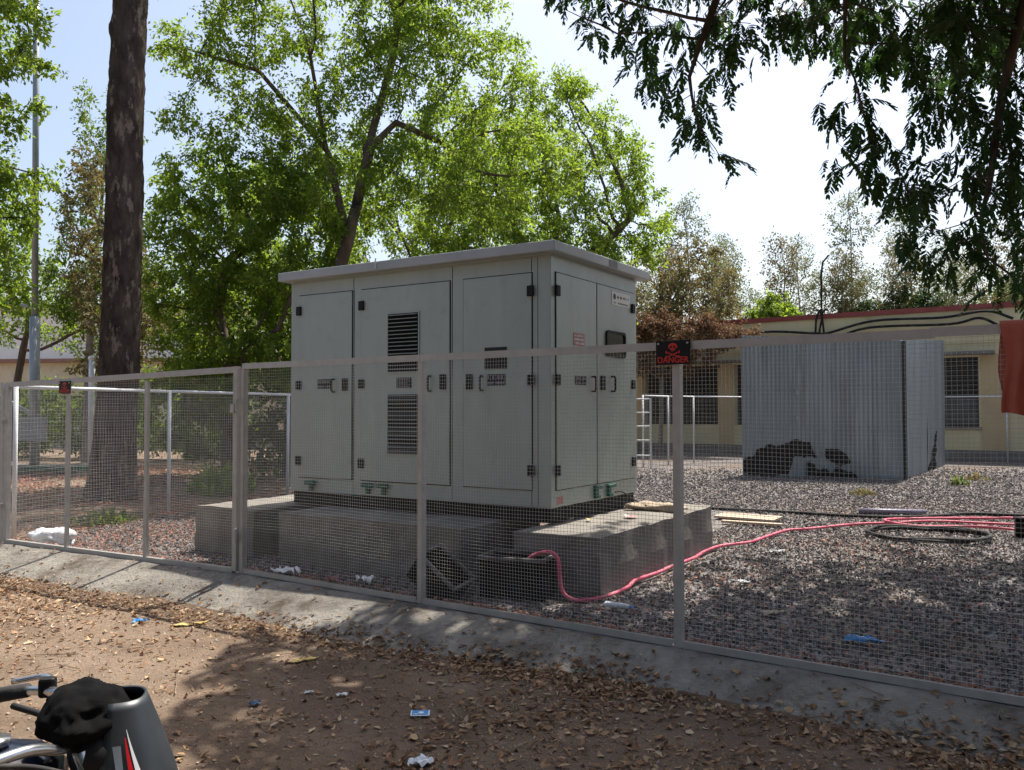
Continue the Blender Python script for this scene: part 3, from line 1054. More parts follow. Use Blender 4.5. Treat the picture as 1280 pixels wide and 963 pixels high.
light_fence('pipe_fence', 'whitish pipe and mesh fence on the left side of the yard, before the big trunk',
            [(-6.05, 10.4), (-5.22, 13.0), (-4.12, 15.7), (-3.0, 18.4)], 1.96, 0.08, 0, 0.028, 0.05)
light_fence('pipe_fence', 'thin white pipe fence along the yellow building behind the corrugated shed',
            [(3.56, 23.2), (4.45, 24.3), (5.3, 24.9), (7.9, 26.2), (10.6, 26.4), (12.9, 26.0), (14.5, 25.0), (17.0, 23.3)], 2.06, 0.1, 0, 0.024, 0.08)

lad = empty('ladder_frame', (3.25, 22.6, 0.1), R(-20))
tag(lad, 'narrow white metal ladder frame standing right behind the cabinet', 'ladder')
for x in (0, 0.42):
    MB().tube([(x, 0, 0), (x, 0, 1.86)], 0.025, 8).build('stile', 'white_pipe', lad)
for z in (0.35, 0.75, 1.12, 1.48, 1.84):
    MB().tube([(0, 0, z), (0.42, 0, z)], 0.018, 8).build('rung', 'white_pipe', lad)


def danger_sign(loc, rz, label, w=0.23, h=0.15):
    s = empty('danger_sign', loc, rz)
    tag(s, label, 'sign', 'black danger signs on the fence')
    MB().box(-w / 2, w / 2, -0.003, 0.003, -h / 2, h / 2).build('board', 'sign_black', s, bevel=0.0012)
    y = -0.0042
    rr = (math.pi / 2, 0, 0)
    text_mesh('DANGER', 0.052 * w / 0.23, 'sign_red', 'lettering', s, (0, y, -h / 2 + 0.012), rr).scale = (1.0, 1, 1)
    k = MB()                                                  # skull: cranium and jaw
    cz = h * 0.24
    pts = []
    for i in range(28):
        an = 2 * math.pi * i / 28
        rx, rz_ = 0.031, 0.024
        x, z = rx * math.cos(an), rz_ * math.sin(an)
        if z < -0.008:
            x *= 0.62
            z *= 1.25
        pts.append((x, y, cz + z))
    k.add(pts, [tuple(range(28))])
    k.build('skull', 'sign_red', s)
    e = MB()
    for sx in (-1, 1):
        e.add([(sx * 0.012 + 0.0085 * math.cos(2 * math.pi * i / 14), y - 0.0008, cz - 0.001 + 0.007 * math.sin(2 * math.pi * i / 14)) for i in range(14)], [tuple(range(14))])
    e.add([(0, y - 0.0008, cz - 0.008), (0.004, y - 0.0008, cz - 0.016), (-0.004, y - 0.0008, cz - 0.016)], [(0, 2, 1)])
    for x in (-0.009, -0.003, 0.003, 0.009):
        e.box(x - 0.0008, x + 0.0008, y - 0.001, y - 0.0006, cz - 0.030, cz - 0.022)
    e.build('skull_hollows', 'sign_black', s)
    bn = MB()
    for sg in (-1, 1):
        bn.bar((-0.044, y - 0.0001 * sg, h * -0.085 - 0.016 * sg), (0.044, y - 0.0001 * sg, h * -0.085 + 0.016 * sg), 0.0004, 0.0065)
        for ex in (-1, 1):
            for q in (-1, 1):
                zc = h * -0.085 + 0.016 * sg * ex
                bn.add([(ex * 0.044 + 0.0055 * math.cos(2 * math.pi * i / 10), y - 0.0003, zc + q * 0.004 + 0.005 * math.sin(2 * math.pi * i / 10)) for i in range(10)], [tuple(range(10))])
    bn.build('crossbones', 'sign_red', s)
    for sx in (-1, 1):
        MB().tube([(sx * (w / 2 - 0.018), -0.002, h / 2 - 0.018), (sx * (w / 2 - 0.018), -0.008, h / 2 - 0.018)], 0.007, 10).build('bolt', 'galv', s)
    return s


p = FO + FA * 4.315 + FN * 0.022
danger_sign((p[0], p[1], 2.015), -0.6104, 'black and red DANGER skull sign on the fence post right of the cabinet', 0.235, 0.152)
p = FO + GA * 2.635 + GN * 0.03
danger_sign((p[0], p[1], 1.90), math.atan2(-GA[1], -GA[0]), 'small black and red DANGER sign at the left, on the gate bar', 0.2, 0.135)

# rust coloured cloth over the rail
def cloth():
    P = []
    for i in range(25):
        s = i / 24
        row = []
        for j in range(30):
            l = -0.36 + j * 0.0305                      # along the cloth: back side .. front side
            fold = 0.022 * math.sin(s * 17 + 0.8) + 0.012 * math.sin(s * 31 + 2 + l * 4)
            if l < 0:
                y, z = 0.055 + fold * min(1, -l * 5), l
            else:
                y, z = -0.018, -l
            if abs(l) < 0.03:
                y = 0.055 - 0.073 * (l + 0.03) / 0.06
                z = 0.012
            if l >= 0.03:
                k = min(1, (l - 0.03) * 4)
                y = -0.02 - 0.012 * k + fold * k - 0.008
                z = 0.012 - (l - 0.03)
            width = 0.30 + 0.06 * math.sin(l * 5) - 0.10 * max(0, l)
            x = 0.02 + s * width + 0.02 * math.sin(l * 9 + s * 3) * min(1, abs(l) * 4) + (0.05 * l if l > 0 else 0)
            z += 0.02 * math.sin(s * 6 + 1) * (1 if l > 0.5 else 0)
            row.append((x, y, z))
        P.append(row)
    return MB().grid(P)


p = FO + FA * 6.10
tag(cloth().build('hanging_cloth', 'rust_cloth', smooth=True, loc=(p[0], p[1], F_TOP + 0.012), rz=-0.6104, solid=0.004, sub=1),
    'rust red cloth hung over the fence top rail at the right edge', 'cloth')


# ------------------------------------------------------------------ corrugated shed
SH = [np.array(p) for p in ((5.45, 20.2), (8.69, 18.94), (12.15, 24.0), (8.9, 25.3))]     # left, near corner, right, back
shed = empty('corrugated_shed', (*SH[1], 0.1))
tag(shed, 'grey corrugated iron sheet shed with black tar patches at its foot', 'shed')


def corrugated(p, q, zt_p, zt_q, name, parent, tar=None, nsheet=4, pitch=0.095, amp=0.016, lift=0.004):
    """upright corrugated sheets from p to q; tar(s, z) marks the smeared cells"""
    p, q = np.array(p), np.array(q)
    ln = np.linalg.norm(q - p)
    d = (q - p) / ln
    nrm = np.array([d[1], -d[0]])
    org = SH[1]
    wsh = ln / nsheet
    cells = []
    zs = np.arange(0, 1.2001, 0.03)
    for k in range(nsheet):
        s0, s1 = k * wsh, (k + 1) * wsh + (0.06 if k < nsheet - 1 else 0)
        ns = int((s1 - s0) / (pitch / 6))
        off = 0.004 * (k % 2)
        lean = random.uniform(-0.006, 0.006)
        rows = []
        for i in range(ns + 1):
            s = s0 + (s1 - s0) * i / ns
            c = amp * math.sin(2 * math.pi * s / pitch) + off
            zt = zt_p + (zt_q - zt_p) * s / ln + random.choice((0, 0)) + lean * 2
            row = []
            for z in (0.0, 0.45, 0.9, zt * 0.5, zt):
                e = c + lean * z + 0.008 * math.sin(z * 2 + k * 2)
                row.append((p[0] - org[0] + d[0] * s + nrm[0] * e, p[1] - org[1] + d[1] * s + nrm[1] * e, z))
            rows.append(row)
        MB().grid(rows).build(name, 'shed', parent, smooth=True)
    if tar:
        m = MB()
        ds = pitch / 6
        for i in range(int(ln / ds)):
            for z in np.arange(0.0, 1.0, 0.03):
                s = i * ds
                if tar(s + ds / 2, z):
                    def pt(s_, z_):
                        c = amp * math.sin(2 * math.pi * s_ / pitch) + 0.004 + 0.016
                        return (p[0] - org[0] + d[0] * s_ + nrm[0] * c, p[1] - org[1] + d[1] * s_ + nrm[1] * c, z_)
                    m.add([pt(s, z), pt(s + ds, z), pt(s + ds, z + 0.03), pt(s, z + 0.03)], [(0, 1, 2, 3)])
        m.build('tar_patch', 'tar', parent, smooth=True)


def tar_front(s, z):
    n = 0.045 * math.sin(s * 9 + z * 5) + 0.03 * math.sin(s * 21 + 1) + 0.02 * math.sin(z * 31 + s * 7)
    top = np.interp(s, [0.02, 0.12, 0.4, 0.8, 1.15, 1.35, 1.5, 1.62, 1.75], [0.28, 0.42, 0.62, 0.74, 0.78, 0.86, 0.80, 0.55, 0.45])
    low = np.interp(s, [1.0, 1.06, 1.14, 1.5, 1.72], [0.0, 0.15, 0.44, 0.46, 0.48])
    if 0.02 < s < 1.72 and low + n * 0.6 < z < top + n:
        return True
    if (s - 2.12) ** 2 / 0.075 + (z - 0.46 + 0.25 * (s - 2.12)) ** 2 / 0.028 < 1 + 5 * n:
        return True
    return 1.42 < s < 2.55 and z < np.interp(s, [1.42, 1.55, 1.9, 2.2, 2.55], [0.3, 0.26, 0.2, 0.14, 0.06]) + n


def tar_side(s, z):
    w = 0.75 - z * 0.75
    return 2.3 < s < 4.6 and abs(s - 3.7 - z * 0.9) < w * (0.75 + 0.2 * math.sin(z * 17)) and z < 0.98


corrugated(SH[0], SH[1], 3.32, 3.1, 'front_sheet', shed, tar_front, 5)
corrugated(SH[1], SH[2], 3.1, 3.5, 'side_sheet', shed, tar_side, 6)
corrugated(SH[2], SH[3], 3.5, 3.6, 'back_sheet', shed, None, 4)
corrugated(SH[3], SH[0], 3.6, 3.32, 'left_sheet', shed, None, 6)
o = SH[1]
MB().add([(*(SH[0] - o), 3.29), (*(SH[1] - o), 3.07), (*(SH[2] - o), 3.47), (*(SH[3] - o), 3.57)], [(0, 1, 2, 3)]).build('roof_sheet', 'shed', shed, solid=0.02)
MB().bar((0.025, -0.03, 0), (0.025, -0.03, 3.08), 0.05, 0.05, (0, 1, 0)).build('corner_angle', 'shutter_dark', shed)
mb = MB()
for s, z in ((1.22, 1.35), (1.22, 1.95)):
    q = SH[0] + (SH[1] - SH[0]) / np.linalg.norm(SH[1] - SH[0]) * s - o
    mb.box(q[0] - 0.02, q[0] + 0.02, q[1] - 0.06, q[1] - 0.03, z - 0.05, z + 0.05)
mb.build('hasp', 'galv', shed)
dfr = (SH[1] - SH[0]) / np.linalg.norm(SH[1] - SH[0])
nfr = np.array([dfr[1], -dfr[0]])
mb = MB()
for z in (0.25, 1.15, 2.1, 2.9):
    for k in range(17):
        q = SH[0] + dfr * (0.10 + 0.19 * k) + nfr * 0.03 - o
        mb.tube([(q[0], q[1], z), (q[0] + nfr[0] * 0.012, q[1] + nfr[1] * 0.012, z)], 0.014, 6)
tag(mb.build('sheet_screws', 'plinth', shed), kind='stuff')
for z in (1.15, 2.1):
    a_, b_ = SH[0] + dfr * 0.02 + nfr * 0.012 - o, SH[1] - dfr * 0.06 + nfr * 0.012 - o
    MB().bar((a_[0], a_[1], z - 0.07), (b_[0], b_[1], z - 0.07), 0.004, 0.02).build('sheet_crease', 'shed', shed)


# ------------------------------------------------------------------ yellow building behind the yard
BO = np.array([6.73, 31.2])
BD = np.array([0.813, -0.582])
bld = empty('yellow_building', (BO[0], BO[1], 0.0), math.atan2(BD[1], BD[0]))        # local x along the wall, -y to the yard
tag(bld, 'long single storey yellow building with maroon parapet behind the shed', 'building')
S0, S1, BH, BDEP = -9.5, 19.0, 4.86, 9.0
wins = [(-7.2, -5.4), (-5.0, -2.5), (-2.1, 0.85), (1.45, 4.2), (4.6, 6.3), (7.35, 9.15), (11.2, 13.0), (14.6, 16.4)]
WZ0, WZ1 = 1.12, 3.26
mb = MB()
edges = [S0] + [e for w in wins for e in w] + [S1]
mb.box(S0, S1, 0, 0.3, WZ1, BH - 0.16)
mb.box(S0, S1, 0, 0.3, 0.42, WZ0)
for i in range(0, len(edges), 2):
    mb.box(edges[i], edges[i + 1], 0, 0.3, WZ0, WZ1)
mb.box(S0, S0 + 0.3, 0.3, BDEP, 0.42, BH - 0.16)
mb.box(S1 - 0.3, S1, 0.3, BDEP, 0.42, BH - 0.16)
mb.box(S0 + 0.3, S1 - 0.3, BDEP - 0.3, BDEP, 0.42, BH - 0.16)
mb.build('wall', 'wall_yellow', bld)
MB().box(S0 - 0.04, S1 + 0.04, -0.05, BDEP + 0.04, -0.1, 0.418).build('plinth', 'plinth', bld)
MB().box(S0 + 0.3, S1 - 0.3, 0.3, BDEP - 0.3, BH - 0.7, BH - 0.55).build('roof', 'plinth', bld)
MB().box(S0 - 0.06, S1 + 0.06, -0.07, 0.36, BH - 0.158, BH).build('parapet_coping', 'maroon', bld)
MB().box(S0 - 0.06, S0 + 0.36, 0.362, BDEP + 0.06, BH - 0.158, BH).build('parapet_coping', 'maroon', bld)
MB().box(S1 - 0.36, S1 + 0.06, 0.362, BDEP + 0.06, BH - 0.158, BH).build('parapet_coping', 'maroon', bld)
for x0_, x1_ in ((-5.0, 4.2), (7.2, 9.35)):
    MB().box(x0_ - 0.25, x1_ + 0.25, -0.5, -0.003, WZ1 + 0.06, WZ1 + 0.15).build('sunshade', 'plinth', bld, bevel=0.01)
MB().box(S0, S1, -0.035, -0.002, WZ1 + 0.42, WZ1 + 0.50).build('string_course', 'wall_yellow', bld)
for a, c in ((0.87, 1.43), (9.2, 9.95), (-2.48, -2.12)):
    MB().box(a + 0.02, c - 0.02, -0.05, -0.002, 0.42, WZ1 + 0.05).build('pilaster', 'pilaster', bld)
MB().box(S0 + 0.3, 5.0, 3.2, 3.35, 0.42, BH - 0.7).build('verandah_wall', 'shutter', bld)
MB().box(S0 + 0.3, S1 - 0.3, 0.3, BDEP - 0.3, 0.42, 0.46).build('floor', 'plinth', bld)
for w0, w1 in wins:
    if -5.1 < w0 < 2:
        continue                                              # open verandah bays
    fr = MB()
    for q in ((w0, w1, WZ0, WZ0 + 0.06), (w0, w1, WZ1 - 0.06, WZ1), (w0, w0 + 0.06, WZ0 + 0.06, WZ1 - 0.06), (w1 - 0.06, w1, WZ0 + 0.06, WZ1 - 0.06)):
        fr.box(q[0], q[1], 0.10, 0.16, q[2], q[3])
    win = fr.build('window', 'shutter_dark', bld)
    zm = WZ0 + 0.92
    MB().box(w0 + 0.06, w1 - 0.06, 0.12, 0.14, WZ0 + 0.06, zm).build('lower_shutter', 'shutter', win)
    MB().box(w0 + 0.06, w1 - 0.06, 0.13, 0.135, zm + 0.05, WZ1 - 0.06).build('pane', 'window_dark', win)
    MB().box(w0 + 0.06, w1 - 0.06, 0.095, 0.15, zm, zm + 0.05).build('transom', 'shutter_dark', win)
    for k in range(1, 8):
        z = zm + 0.05 + (WZ1 - 0.11 - zm) * k / 8
        MB().box(w0 + 0.06, w1 - 0.06, 0.07, 0.085, z - 0.008, z + 0.008).build('grille_bar', 'shutter', win)
    MB().box((w0 + w1) / 2 - 0.025, (w0 + w1) / 2 + 0.025, 0.088, 0.118, WZ0 + 0.06, WZ1 - 0.06).build('mullion', 'shutter_dark', win)
    MB().box(w0 - 0.08, w1 + 0.08, -0.06, 0.09, WZ0 - 0.07, WZ0 - 0.002).build('sill', 'plinth', win)
# thick black cables swagged along the top of the wall
for k, pts in enumerate(([(1.2, 4.05), (2.6, 4.35), (4.3, 4.22), (4.75, 4.2), (6.2, 4.52), (8.2, 4.5), (9.4, 4.62), (10.1, 4.35)],
                         [(1.4, 3.85), (2.8, 4.12), (4.1, 4.0), (4.7, 3.9), (6.0, 4.30), (8.4, 4.28), (9.2, 4.42), (9.7, 4.18)],
                         [(4.35, 3.7), (4.38, 4.3), (4.42, 4.75), (4.55, 4.98), (4.62, 4.98)], [(4.5, 3.7), (4.52, 4.3), (4.6, 4.7), (4.5, 4.95), (4.4, 5.0)],
                         [(4.7, 3.75), (4.66, 4.3), (4.62, 4.8), (4.72, 4.97), (4.8, 4.97)])):
    MB().tube(spline([(x, -0.16 - 0.03 * k, z) for x, z in pts], 6), 0.042 if k < 2 else 0.035, 7).build('cable', 'cable', bld, smooth=True)
mb = MB().tube([(4.48, 0.15, BH), (4.48, 0.15, BH + 1.35), (4.56, 0.05, BH + 1.75), (4.8, -0.1, BH + 1.95)], [0.035, 0.035, 0.03, 0.03], 8)
mb.build('service_mast', 'cable', bld, smooth=True)


# ------------------------------------------------------------------ far buildings and masts on the left
def far_house(name, label, loc, rz, w, dep, h, wall, roofmat, windows, extra=None):
    r = empty(name, loc, rz)
    tag(r, label, 'building')
    mb = MB()
    t = 0.25
    ws = sorted(windows)
    mb.box(0, w, t, dep, 0, h)
    x = 0.0
    z0, z1 = (ws[0][2], ws[0][3]) if ws else (h, h)
    mb.box(0, w, 0, t - 0.002, z1, h)
    mb.box(0, w, 0, t - 0.002, 0, z0)
    for a, c, _, _ in ws:
        mb.box(x, a, 0, t - 0.002, z0, z1)
        x = c
    mb.box(x, w, 0, t - 0.002, z0, z1)
    mb.build('wall', wall, r)
    for a, c, b0, b1 in ws:
        o = MB().box(a, c, t - 0.14, t - 0.11, b0, b1).build('window', 'shutter_dark', r)
        MB().box((a + c) / 2 - 0.04, (a + c) / 2 + 0.04, t - 0.18, t - 0.142, b0, b1).build('mullion', 'roof_brown', o)
    MB().box(-0.25, w + 0.25, -0.3, dep + 0.25, h + 0.002, h + 0.16).build('roof', roofmat, r)
    return r


h1 = far_house('cream_building', 'stained cream wall building far left behind the tall pole', (-27.0, 38.0, 0), R(-6), 17.5, 6, 3.75, 'wall_cream', 'roof_brown',
               [(3.0, 4.3, 1.0, 2.3), (7.0, 8.3, 1.0, 2.3), (10.3, 11.8, 1.0, 2.3), (13.5, 15.0, 1.0, 2.3)])
h2 = far_house('pale_building', 'pale bluish white building standing behind the cream one at far left', (-30.0, 45.5, 0), R(-4), 15.0, 7, 7.1, 'wall_pale', 'roof_brown',
               [])
for x in (9.7, 13.9):
    MB().tube([(x, -0.1, 0.2), (x, -0.1, 7.0)], 0.09, 8).build('down_pipe', 'shutter_dark', h2)

pole = empty('steel_pole', (-11.9, 21.3, 0))
tag(pole, 'tall grey tubular steel pole at the left behind the gate', 'pole')
MB().tube([(0, 0, 0), (-0.05, 0, 4.0)], 0.12, 12).build('lower_tube', 'pole_grey', pole, smooth=True)
MB().tube([(-0.05, 0, 4.0), (-0.15, 0, 14)], 0.075, 12).build('upper_tube', 'pole_grey', pole, smooth=True)
MB().bar((-2.9, 0.2, 3.0), (-0.05, 0.0, 1.55), 0.09, 0.09).build('brace', 'pole_grey', pole)
MB().bar((-2.9, 0.3, 3.55), (-0.9, 0.2, 4.55), 0.07, 0.07).build('brace', 'pole_grey', pole)
MB().bar((-1.6, 0.0, 4.65), (0.0, -0.1, 4.2), 0.06, 0.06).build('cross_arm', 'pole_grey', pole)
MB().box(-0.3, 0.4, -0.24, -0.16, 0.9, 1.5).build('meter_box', 'pole_grey', pole)
MB().box(-0.75, 1.35, -0.55, 0.5, 0, 0.30).build('footing', 'concrete', pole, bevel=0.02)
MB().box(0.1, 1.9, -0.75, -0.6, 0.2, 0.30).build('kick_plate', 'green_plastic', pole)
vp = empty('vent_pipe', (-10.6, 21.5, 0))
tag(vp, 'short white capped vent pipe standing left of the big trunk', 'pipe')
MB().tube([(0, 0, 0), (0, 0, 2.95)], 0.075, 10).build('tube', 'white_pipe', vp, smooth=True)
MB().ellipsoid((0, 0, 2.97), (0.1, 0.1, 0.07), 10, 6).build('cap', 'white_pipe', vp, smooth=True)


# ------------------------------------------------------------------ trees
def in_blobs(blobs, n, rng):
    """n points spread through a list of ellipsoids (x,y,z,rx,ry,rz)"""
    B = np.array(blobs, float)
    vol = B[:, 3] * B[:, 4] * B[:, 5]
    k = rng.choice(len(B), n, p=vol / vol.sum())
    d = rng.normal(size=(n, 3))
    d /= np.linalg.norm(d, axis=1, keepdims=True)
    return B[k, :3] + d * (rng.uniform(0.12, 1, n) ** (1 / 3))[:, None] * B[k, 3:6]


def grow(paths, att, step=0.35, infl=3.0, kill=0.6, iters=140, droop=0.0):
    """space colonisation: nodes reach for the attraction points"""
    nodes, par = [], []
    for path in paths:
        start = None
        for p in path:
            p = np.array(p, float)
            if start is None and nodes:
                start = int(np.argmin(np.linalg.norm(np.array(nodes) - p, axis=1)))
            if start is not None:
                a = nodes[start]
                m = max(1, int(np.linalg.norm(p - a) / step))
                for i in range(1, m + 1):
                    nodes.append(a + (p - a) * i / m)
                    par.append(start)
                    start = len(nodes) - 1
            else:
                nodes.append(p)
                par.append(-1)
                start = 0
    N = np.array(nodes)
    par = list(par)
    att = att.copy()
    dist = np.full(len(att), 1e9)
    near = np.zeros(len(att), int)

    def upd(lo):
        nonlocal dist, near
        if not len(att):
            return
        dd = np.linalg.norm(att[:, None, :] - N[None, lo:, :], axis=2)
        j = dd.argmin(1)
        m = dd[np.arange(len(att)), j]
        b = m < dist
        dist[b] = m[b]
        near[b] = j[b] + lo
    upd(0)
    inf = infl
    for it in range(iters):
        if not len(att):
            break
        act = dist < inf
        if not act.any():
            inf *= 1.5
            if inf > 30:
                break
            continue
        acc = {}
        vec = att - N[near]
        vec /= np.linalg.norm(vec, axis=1, keepdims=True) + 1e-9
        for i in np.nonzero(act)[0]:
            acc[near[i]] = acc.get(near[i], 0) + vec[i]
        new = []
        for k, v in acc.items():
            v = v + RNG.normal(0, 0.18, 3)
            v[2] -= droop
            nl = np.linalg.norm(v)
            if nl < 0.05:
                continue
            new.append((k, N[k] + v / nl * step))
        if not new:
            break
        lo = len(N)
        N = np.vstack([N] + [q[None] for _, q in new])
        par.extend([k for k, _ in new])
        upd(lo)
        keep = dist > kill
        att, dist, near = att[keep], dist[keep], near[keep]
    return N, np.array(par)


def limbs(N, par, base_r, tip_r=0.008, expo=1.9):
    """pipe model radii, then tubes along the chains"""
    n = len(N)
    acc = np.zeros(n)
    kids = [[] for _ in range(n)]
    for i in range(n - 1, 0, -1):
        if par[i] >= 0:
            kids[par[i]].append(i)
    order = np.argsort(-np.arange(n))
    for i in order:
        if acc[i] == 0:
            acc[i] = 1.0
        if par[i] >= 0:
            acc[par[i]] += acc[i]
    r = acc ** (1 / expo)
    r = tip_r + (base_r - tip_r) * (r - 1) / max(1e-6, r[0] - 1)
    mb = MB()
    done = set()
    starts = [(0, None)]
    while starts:
        s, pn = starts.pop()
        chain = [] if pn is None else [pn]
        k = s
        while True:
            chain.append(k)
            ch = sorted(kids[k], key=lambda c: -r[c])
            for c in ch[1:]:
                starts.append((c, k))
            if not ch:
                break
            k = ch[0]
        if len(chain) > 1:
            rr = [r[c] for c in chain]
            if pn is not None:
                rr[0] = min(r[pn] * 0.8, rr[1] * 1.25)
            sides = 10 if max(rr) > 0.08 else (6 if max(rr) > 0.03 else 4)
            mb.tube([N[c] for c in chain], rr, sides, cap=False)
    return mb, r, acc


LEAF = (np.array([(0, 0, 0), (0.26, 0.45, 0.05), (0, 1, -0.06), (-0.26, 0.45, 0.05)], float), np.array([(0, 1, 2), (0, 2, 3)]))


def leaves(name, centers, per, spread, size, mat, parent, rng, droop=0.3, flat=0.5, origin=np.zeros(3)):
    """leaves hanging in little sprays around the given twig ends"""
    n = len(centers) * per
    sub = 4
    nsp = len(centers) * sub                                    # sprays: several short shoots at every twig end
    sc = np.repeat(centers, sub, 0)
    sd = rng.normal(size=(nsp, 3))
    sd[:, 2] -= droop
    sd /= np.linalg.norm(sd, axis=1, keepdims=True)
    pick = rng.integers(0, nsp, n)
    u = rng.uniform(0.05, 1.0, n)
    pos = sc[pick] + sd[pick] * (u * spread)[:, None] + rng.normal(0, spread * 0.14, (n, 3))
    ydir = sd[pick] * 0.6 + rng.normal(0, 0.6, (n, 3))
    ydir[:, 2] -= droop
    ydir /= np.linalg.norm(ydir, axis=1, keepdims=True)
    up = rng.normal(0, 1 - flat, (n, 3)) + np.array([0, 0, 1.0]) * flat
    xdir = np.cross(ydir, up)
    xdir /= np.linalg.norm(xdir, axis=1, keepdims=True) + 1e-9
    zdir = np.cross(xdir, ydir)
    rot = np.stack([xdir, ydir, zdir], 2)
    return scatter(name, [LEAF], pos - origin, rot, rng.uniform(0.5, 1.4, n) * size, mat, parent, rng=rng)


def tree(name, label, paths, blobs, natt, base_r, bark, leafmat, nleaf, spread, size, seed, step=0.3, kill=0.45, droop=0.3, group=None, cat='tree', tip_r=0.007, infl=3.0, tips_max=5):
    rng = np.random.default_rng(seed)
    N, par = grow(paths, in_blobs(blobs, natt, rng), step, infl, kill)
    base = np.array(paths[0][0], float)
    root = empty(name, tuple(base))
    tag(root, label, cat, group)
    mb, r, acc = limbs(N - base, par, base_r, tip_r)
    mb.build('trunk', bark, root, smooth=True)
    ok = (acc <= tips_max)
    ok[:sum(len(p) for p in paths)] = False
    tips = N[ok]
    o = leaves('crown', tips, max(1, int(nleaf / len(tips))), spread, size, leafmat, root, rng, droop, origin=base)
    tag(o, kind='stuff')
    return root


# the big straight trunk on the left
def big_trunk():
    base = np.array([-7.15, 15.2, 0.0])
    root = empty('tall_tree', tuple(base))
    tag(root, 'tall tree with thick dark bare trunk at the left, beyond the side fence', 'tree')
    rows = []
    rg = np.random.default_rng(3)
    nk = 34
    zs = np.concatenate([np.linspace(-0.1, 1.2, 12), np.linspace(1.3, 10.5, 120)])
    ph = rg.uniform(0, 6.28, (14, 3))
    for z in zs:
        row = []
        r0 = 0.345 - 0.0065 * z + 0.11 * math.exp(-max(0, z) * 1.7)
        cx = 0.035 * z + 0.05 * math.sin(z * 0.55)
        for k in range(nk):
            an = 2 * math.pi * k / nk
            rr = r0 * (1 + 0.035 * math.sin(3 * an + ph[0, 0] + z * 0.4) + 0.05 * math.exp(-z) * math.sin(5 * an + 1))
            b = 0
            for q in range(14):
                b += math.sin((3 + q) * an * 1.0 + ph[q, 0] + (2.0 + q * 0.9) * z + ph[q, 1]) * 0.0035
            rr += b + rg.normal(0, 0.0035)
            for kz, ka, kr in ((9.0, 4.4, 0.11), (7.15, 4.9, 0.06), (8.5, 3.5, 0.05), (5.2, 5.2, 0.045)):
                da = math.atan2(math.sin(an - ka), math.cos(an - ka))
                rr += kr * math.exp(-((z - kz) / 0.14) ** 2 - (da / 0.3) ** 2)
            row.append((cx + rr * math.cos(an), rr * math.sin(an), z))
        rows.append(row + [row[0]])
    MB().grid(rows, flip=True).build('trunk', 'bark_dark', root, smooth=True)
    rng = np.random.default_rng(8)
    N, par = grow([[(0.38, 0, 10.3), (0.5, 0.1, 11.5)], [(0.38, 0, 9.2), (1.1, -0.3, 9.75), (1.9, -0.4, 9.9)]],
                  in_blobs([(0.3, 0.6, 13.5, 2.6, 2.5, 1.8), (2.6, -0.4, 10.6, 1.2, 1.0, 0.7)], 260, rng), 0.35, 3, 0.6)
    mb, r, kids = limbs(N, par, 0.24)
    mb.build('limb', 'bark_dark', root, smooth=True)
    tips = N[kids <= 4]
    tag(leaves('crown', tips, 30, 0.4, 0.11, 'leaf_mid', root, rng), kind='stuff')


big_trunk()

tree('airy_tree', 'tall airy green tree rising behind the middle of the cabinet',
     [[(-3.9, 18.2, 0), (-3.75, 18.1, 3.0), (-3.62, 18.0, 4.8), (-3.3, 18, 6.0)], [(-3.3, 18, 6.0), (-3.0, 17.9, 7.2), (-2.45, 17.9, 7.75), (-1.5, 17.8, 7.3), (-0.9, 17.6, 6.7)],
      [(-3.5, 18, 5.4), (-4.0, 18.1, 7.4), (-4.4, 18.2, 9.6)], [(-3.1, 18, 7.1), (-2.6, 18.3, 9.2), (-2.3, 18.3, 11)], [(-3.95, 18.2, 7.2), (-5.4, 18, 8.9), (-6.9, 17.8, 9.3)]],
     [(-3.6, 18.2, 10.9, 3.1, 2.4, 2.0), (-6.4, 18, 9.3, 1.6, 1.5, 0.8), (-1.4, 18, 9.0, 2.0, 1.8, 1.7), (-0.6, 17.6, 6.7, 2.4, 1.6, 1.3), (-4.6, 18.5, 8.0, 1.9, 1.8, 1.0), (-3.7, 18.5, 6.4, 1.8, 1.8, 1.0),
      (-7.0, 18.2, 7.6, 0.9, 1.0, 0.5)],
     1500, 0.145, 'bark', 'leaf_bright', 84000, 0.38, 0.09, 21)
tree('spreading_tree', 'dense mid green tree between the big trunk and the cabinet',
     [[(-6.2, 18.6, 0), (-6.1, 18.5, 2.0), (-5.7, 18.4, 3.1), (-5.2, 18.4, 4.0)], [(-6.1, 18.5, 2.4), (-6.4, 18.5, 3.8), (-6.2, 18.5, 4.9), (-5.2, 18.4, 5.6)], [(-5.8, 18.4, 2.9), (-5.0, 18.2, 3.4), (-4.6, 18.2, 4.4)]],
     [(-6.7, 18.6, 5.3, 1.5, 1.7, 1.5), (-5.0, 18.6, 5.3, 1.7, 1.7, 1.6), (-7.0, 19.0, 3.6, 1.2, 1.4, 1.3), (-4.8, 19.2, 3.6, 1.4, 1.4, 1.4), (-6.0, 18.6, 6.6, 1.9, 1.6, 0.9), (-5.6, 18.0, 2.5, 1.9, 0.9, 0.8)],
     1100, 0.15, 'bark', 'leaf_bright', 56000, 0.38, 0.095, 22)
tree('dark_tree', 'dark leafy undergrowth tree low between the big trunk and the cabinet',
     [[(-5.4, 20.6, 0), (-5.4, 20.6, 1.2)]],
     [(-6.6, 20.6, 2.1, 1.9, 1.4, 1.9), (-4.2, 20.8, 2.5, 2.1, 1.4, 2.1), (-5.4, 21, 4.2, 3.0, 1.5, 1.5), (-1.8, 21.5, 3.2, 2.2, 1.5, 2.4), (-8.3, 20.8, 1.6, 1.0, 1.0, 1.2)],
     900, 0.14, 'bark', 'leaf_mid', 42000, 0.42, 0.13, 23, kill=0.55)
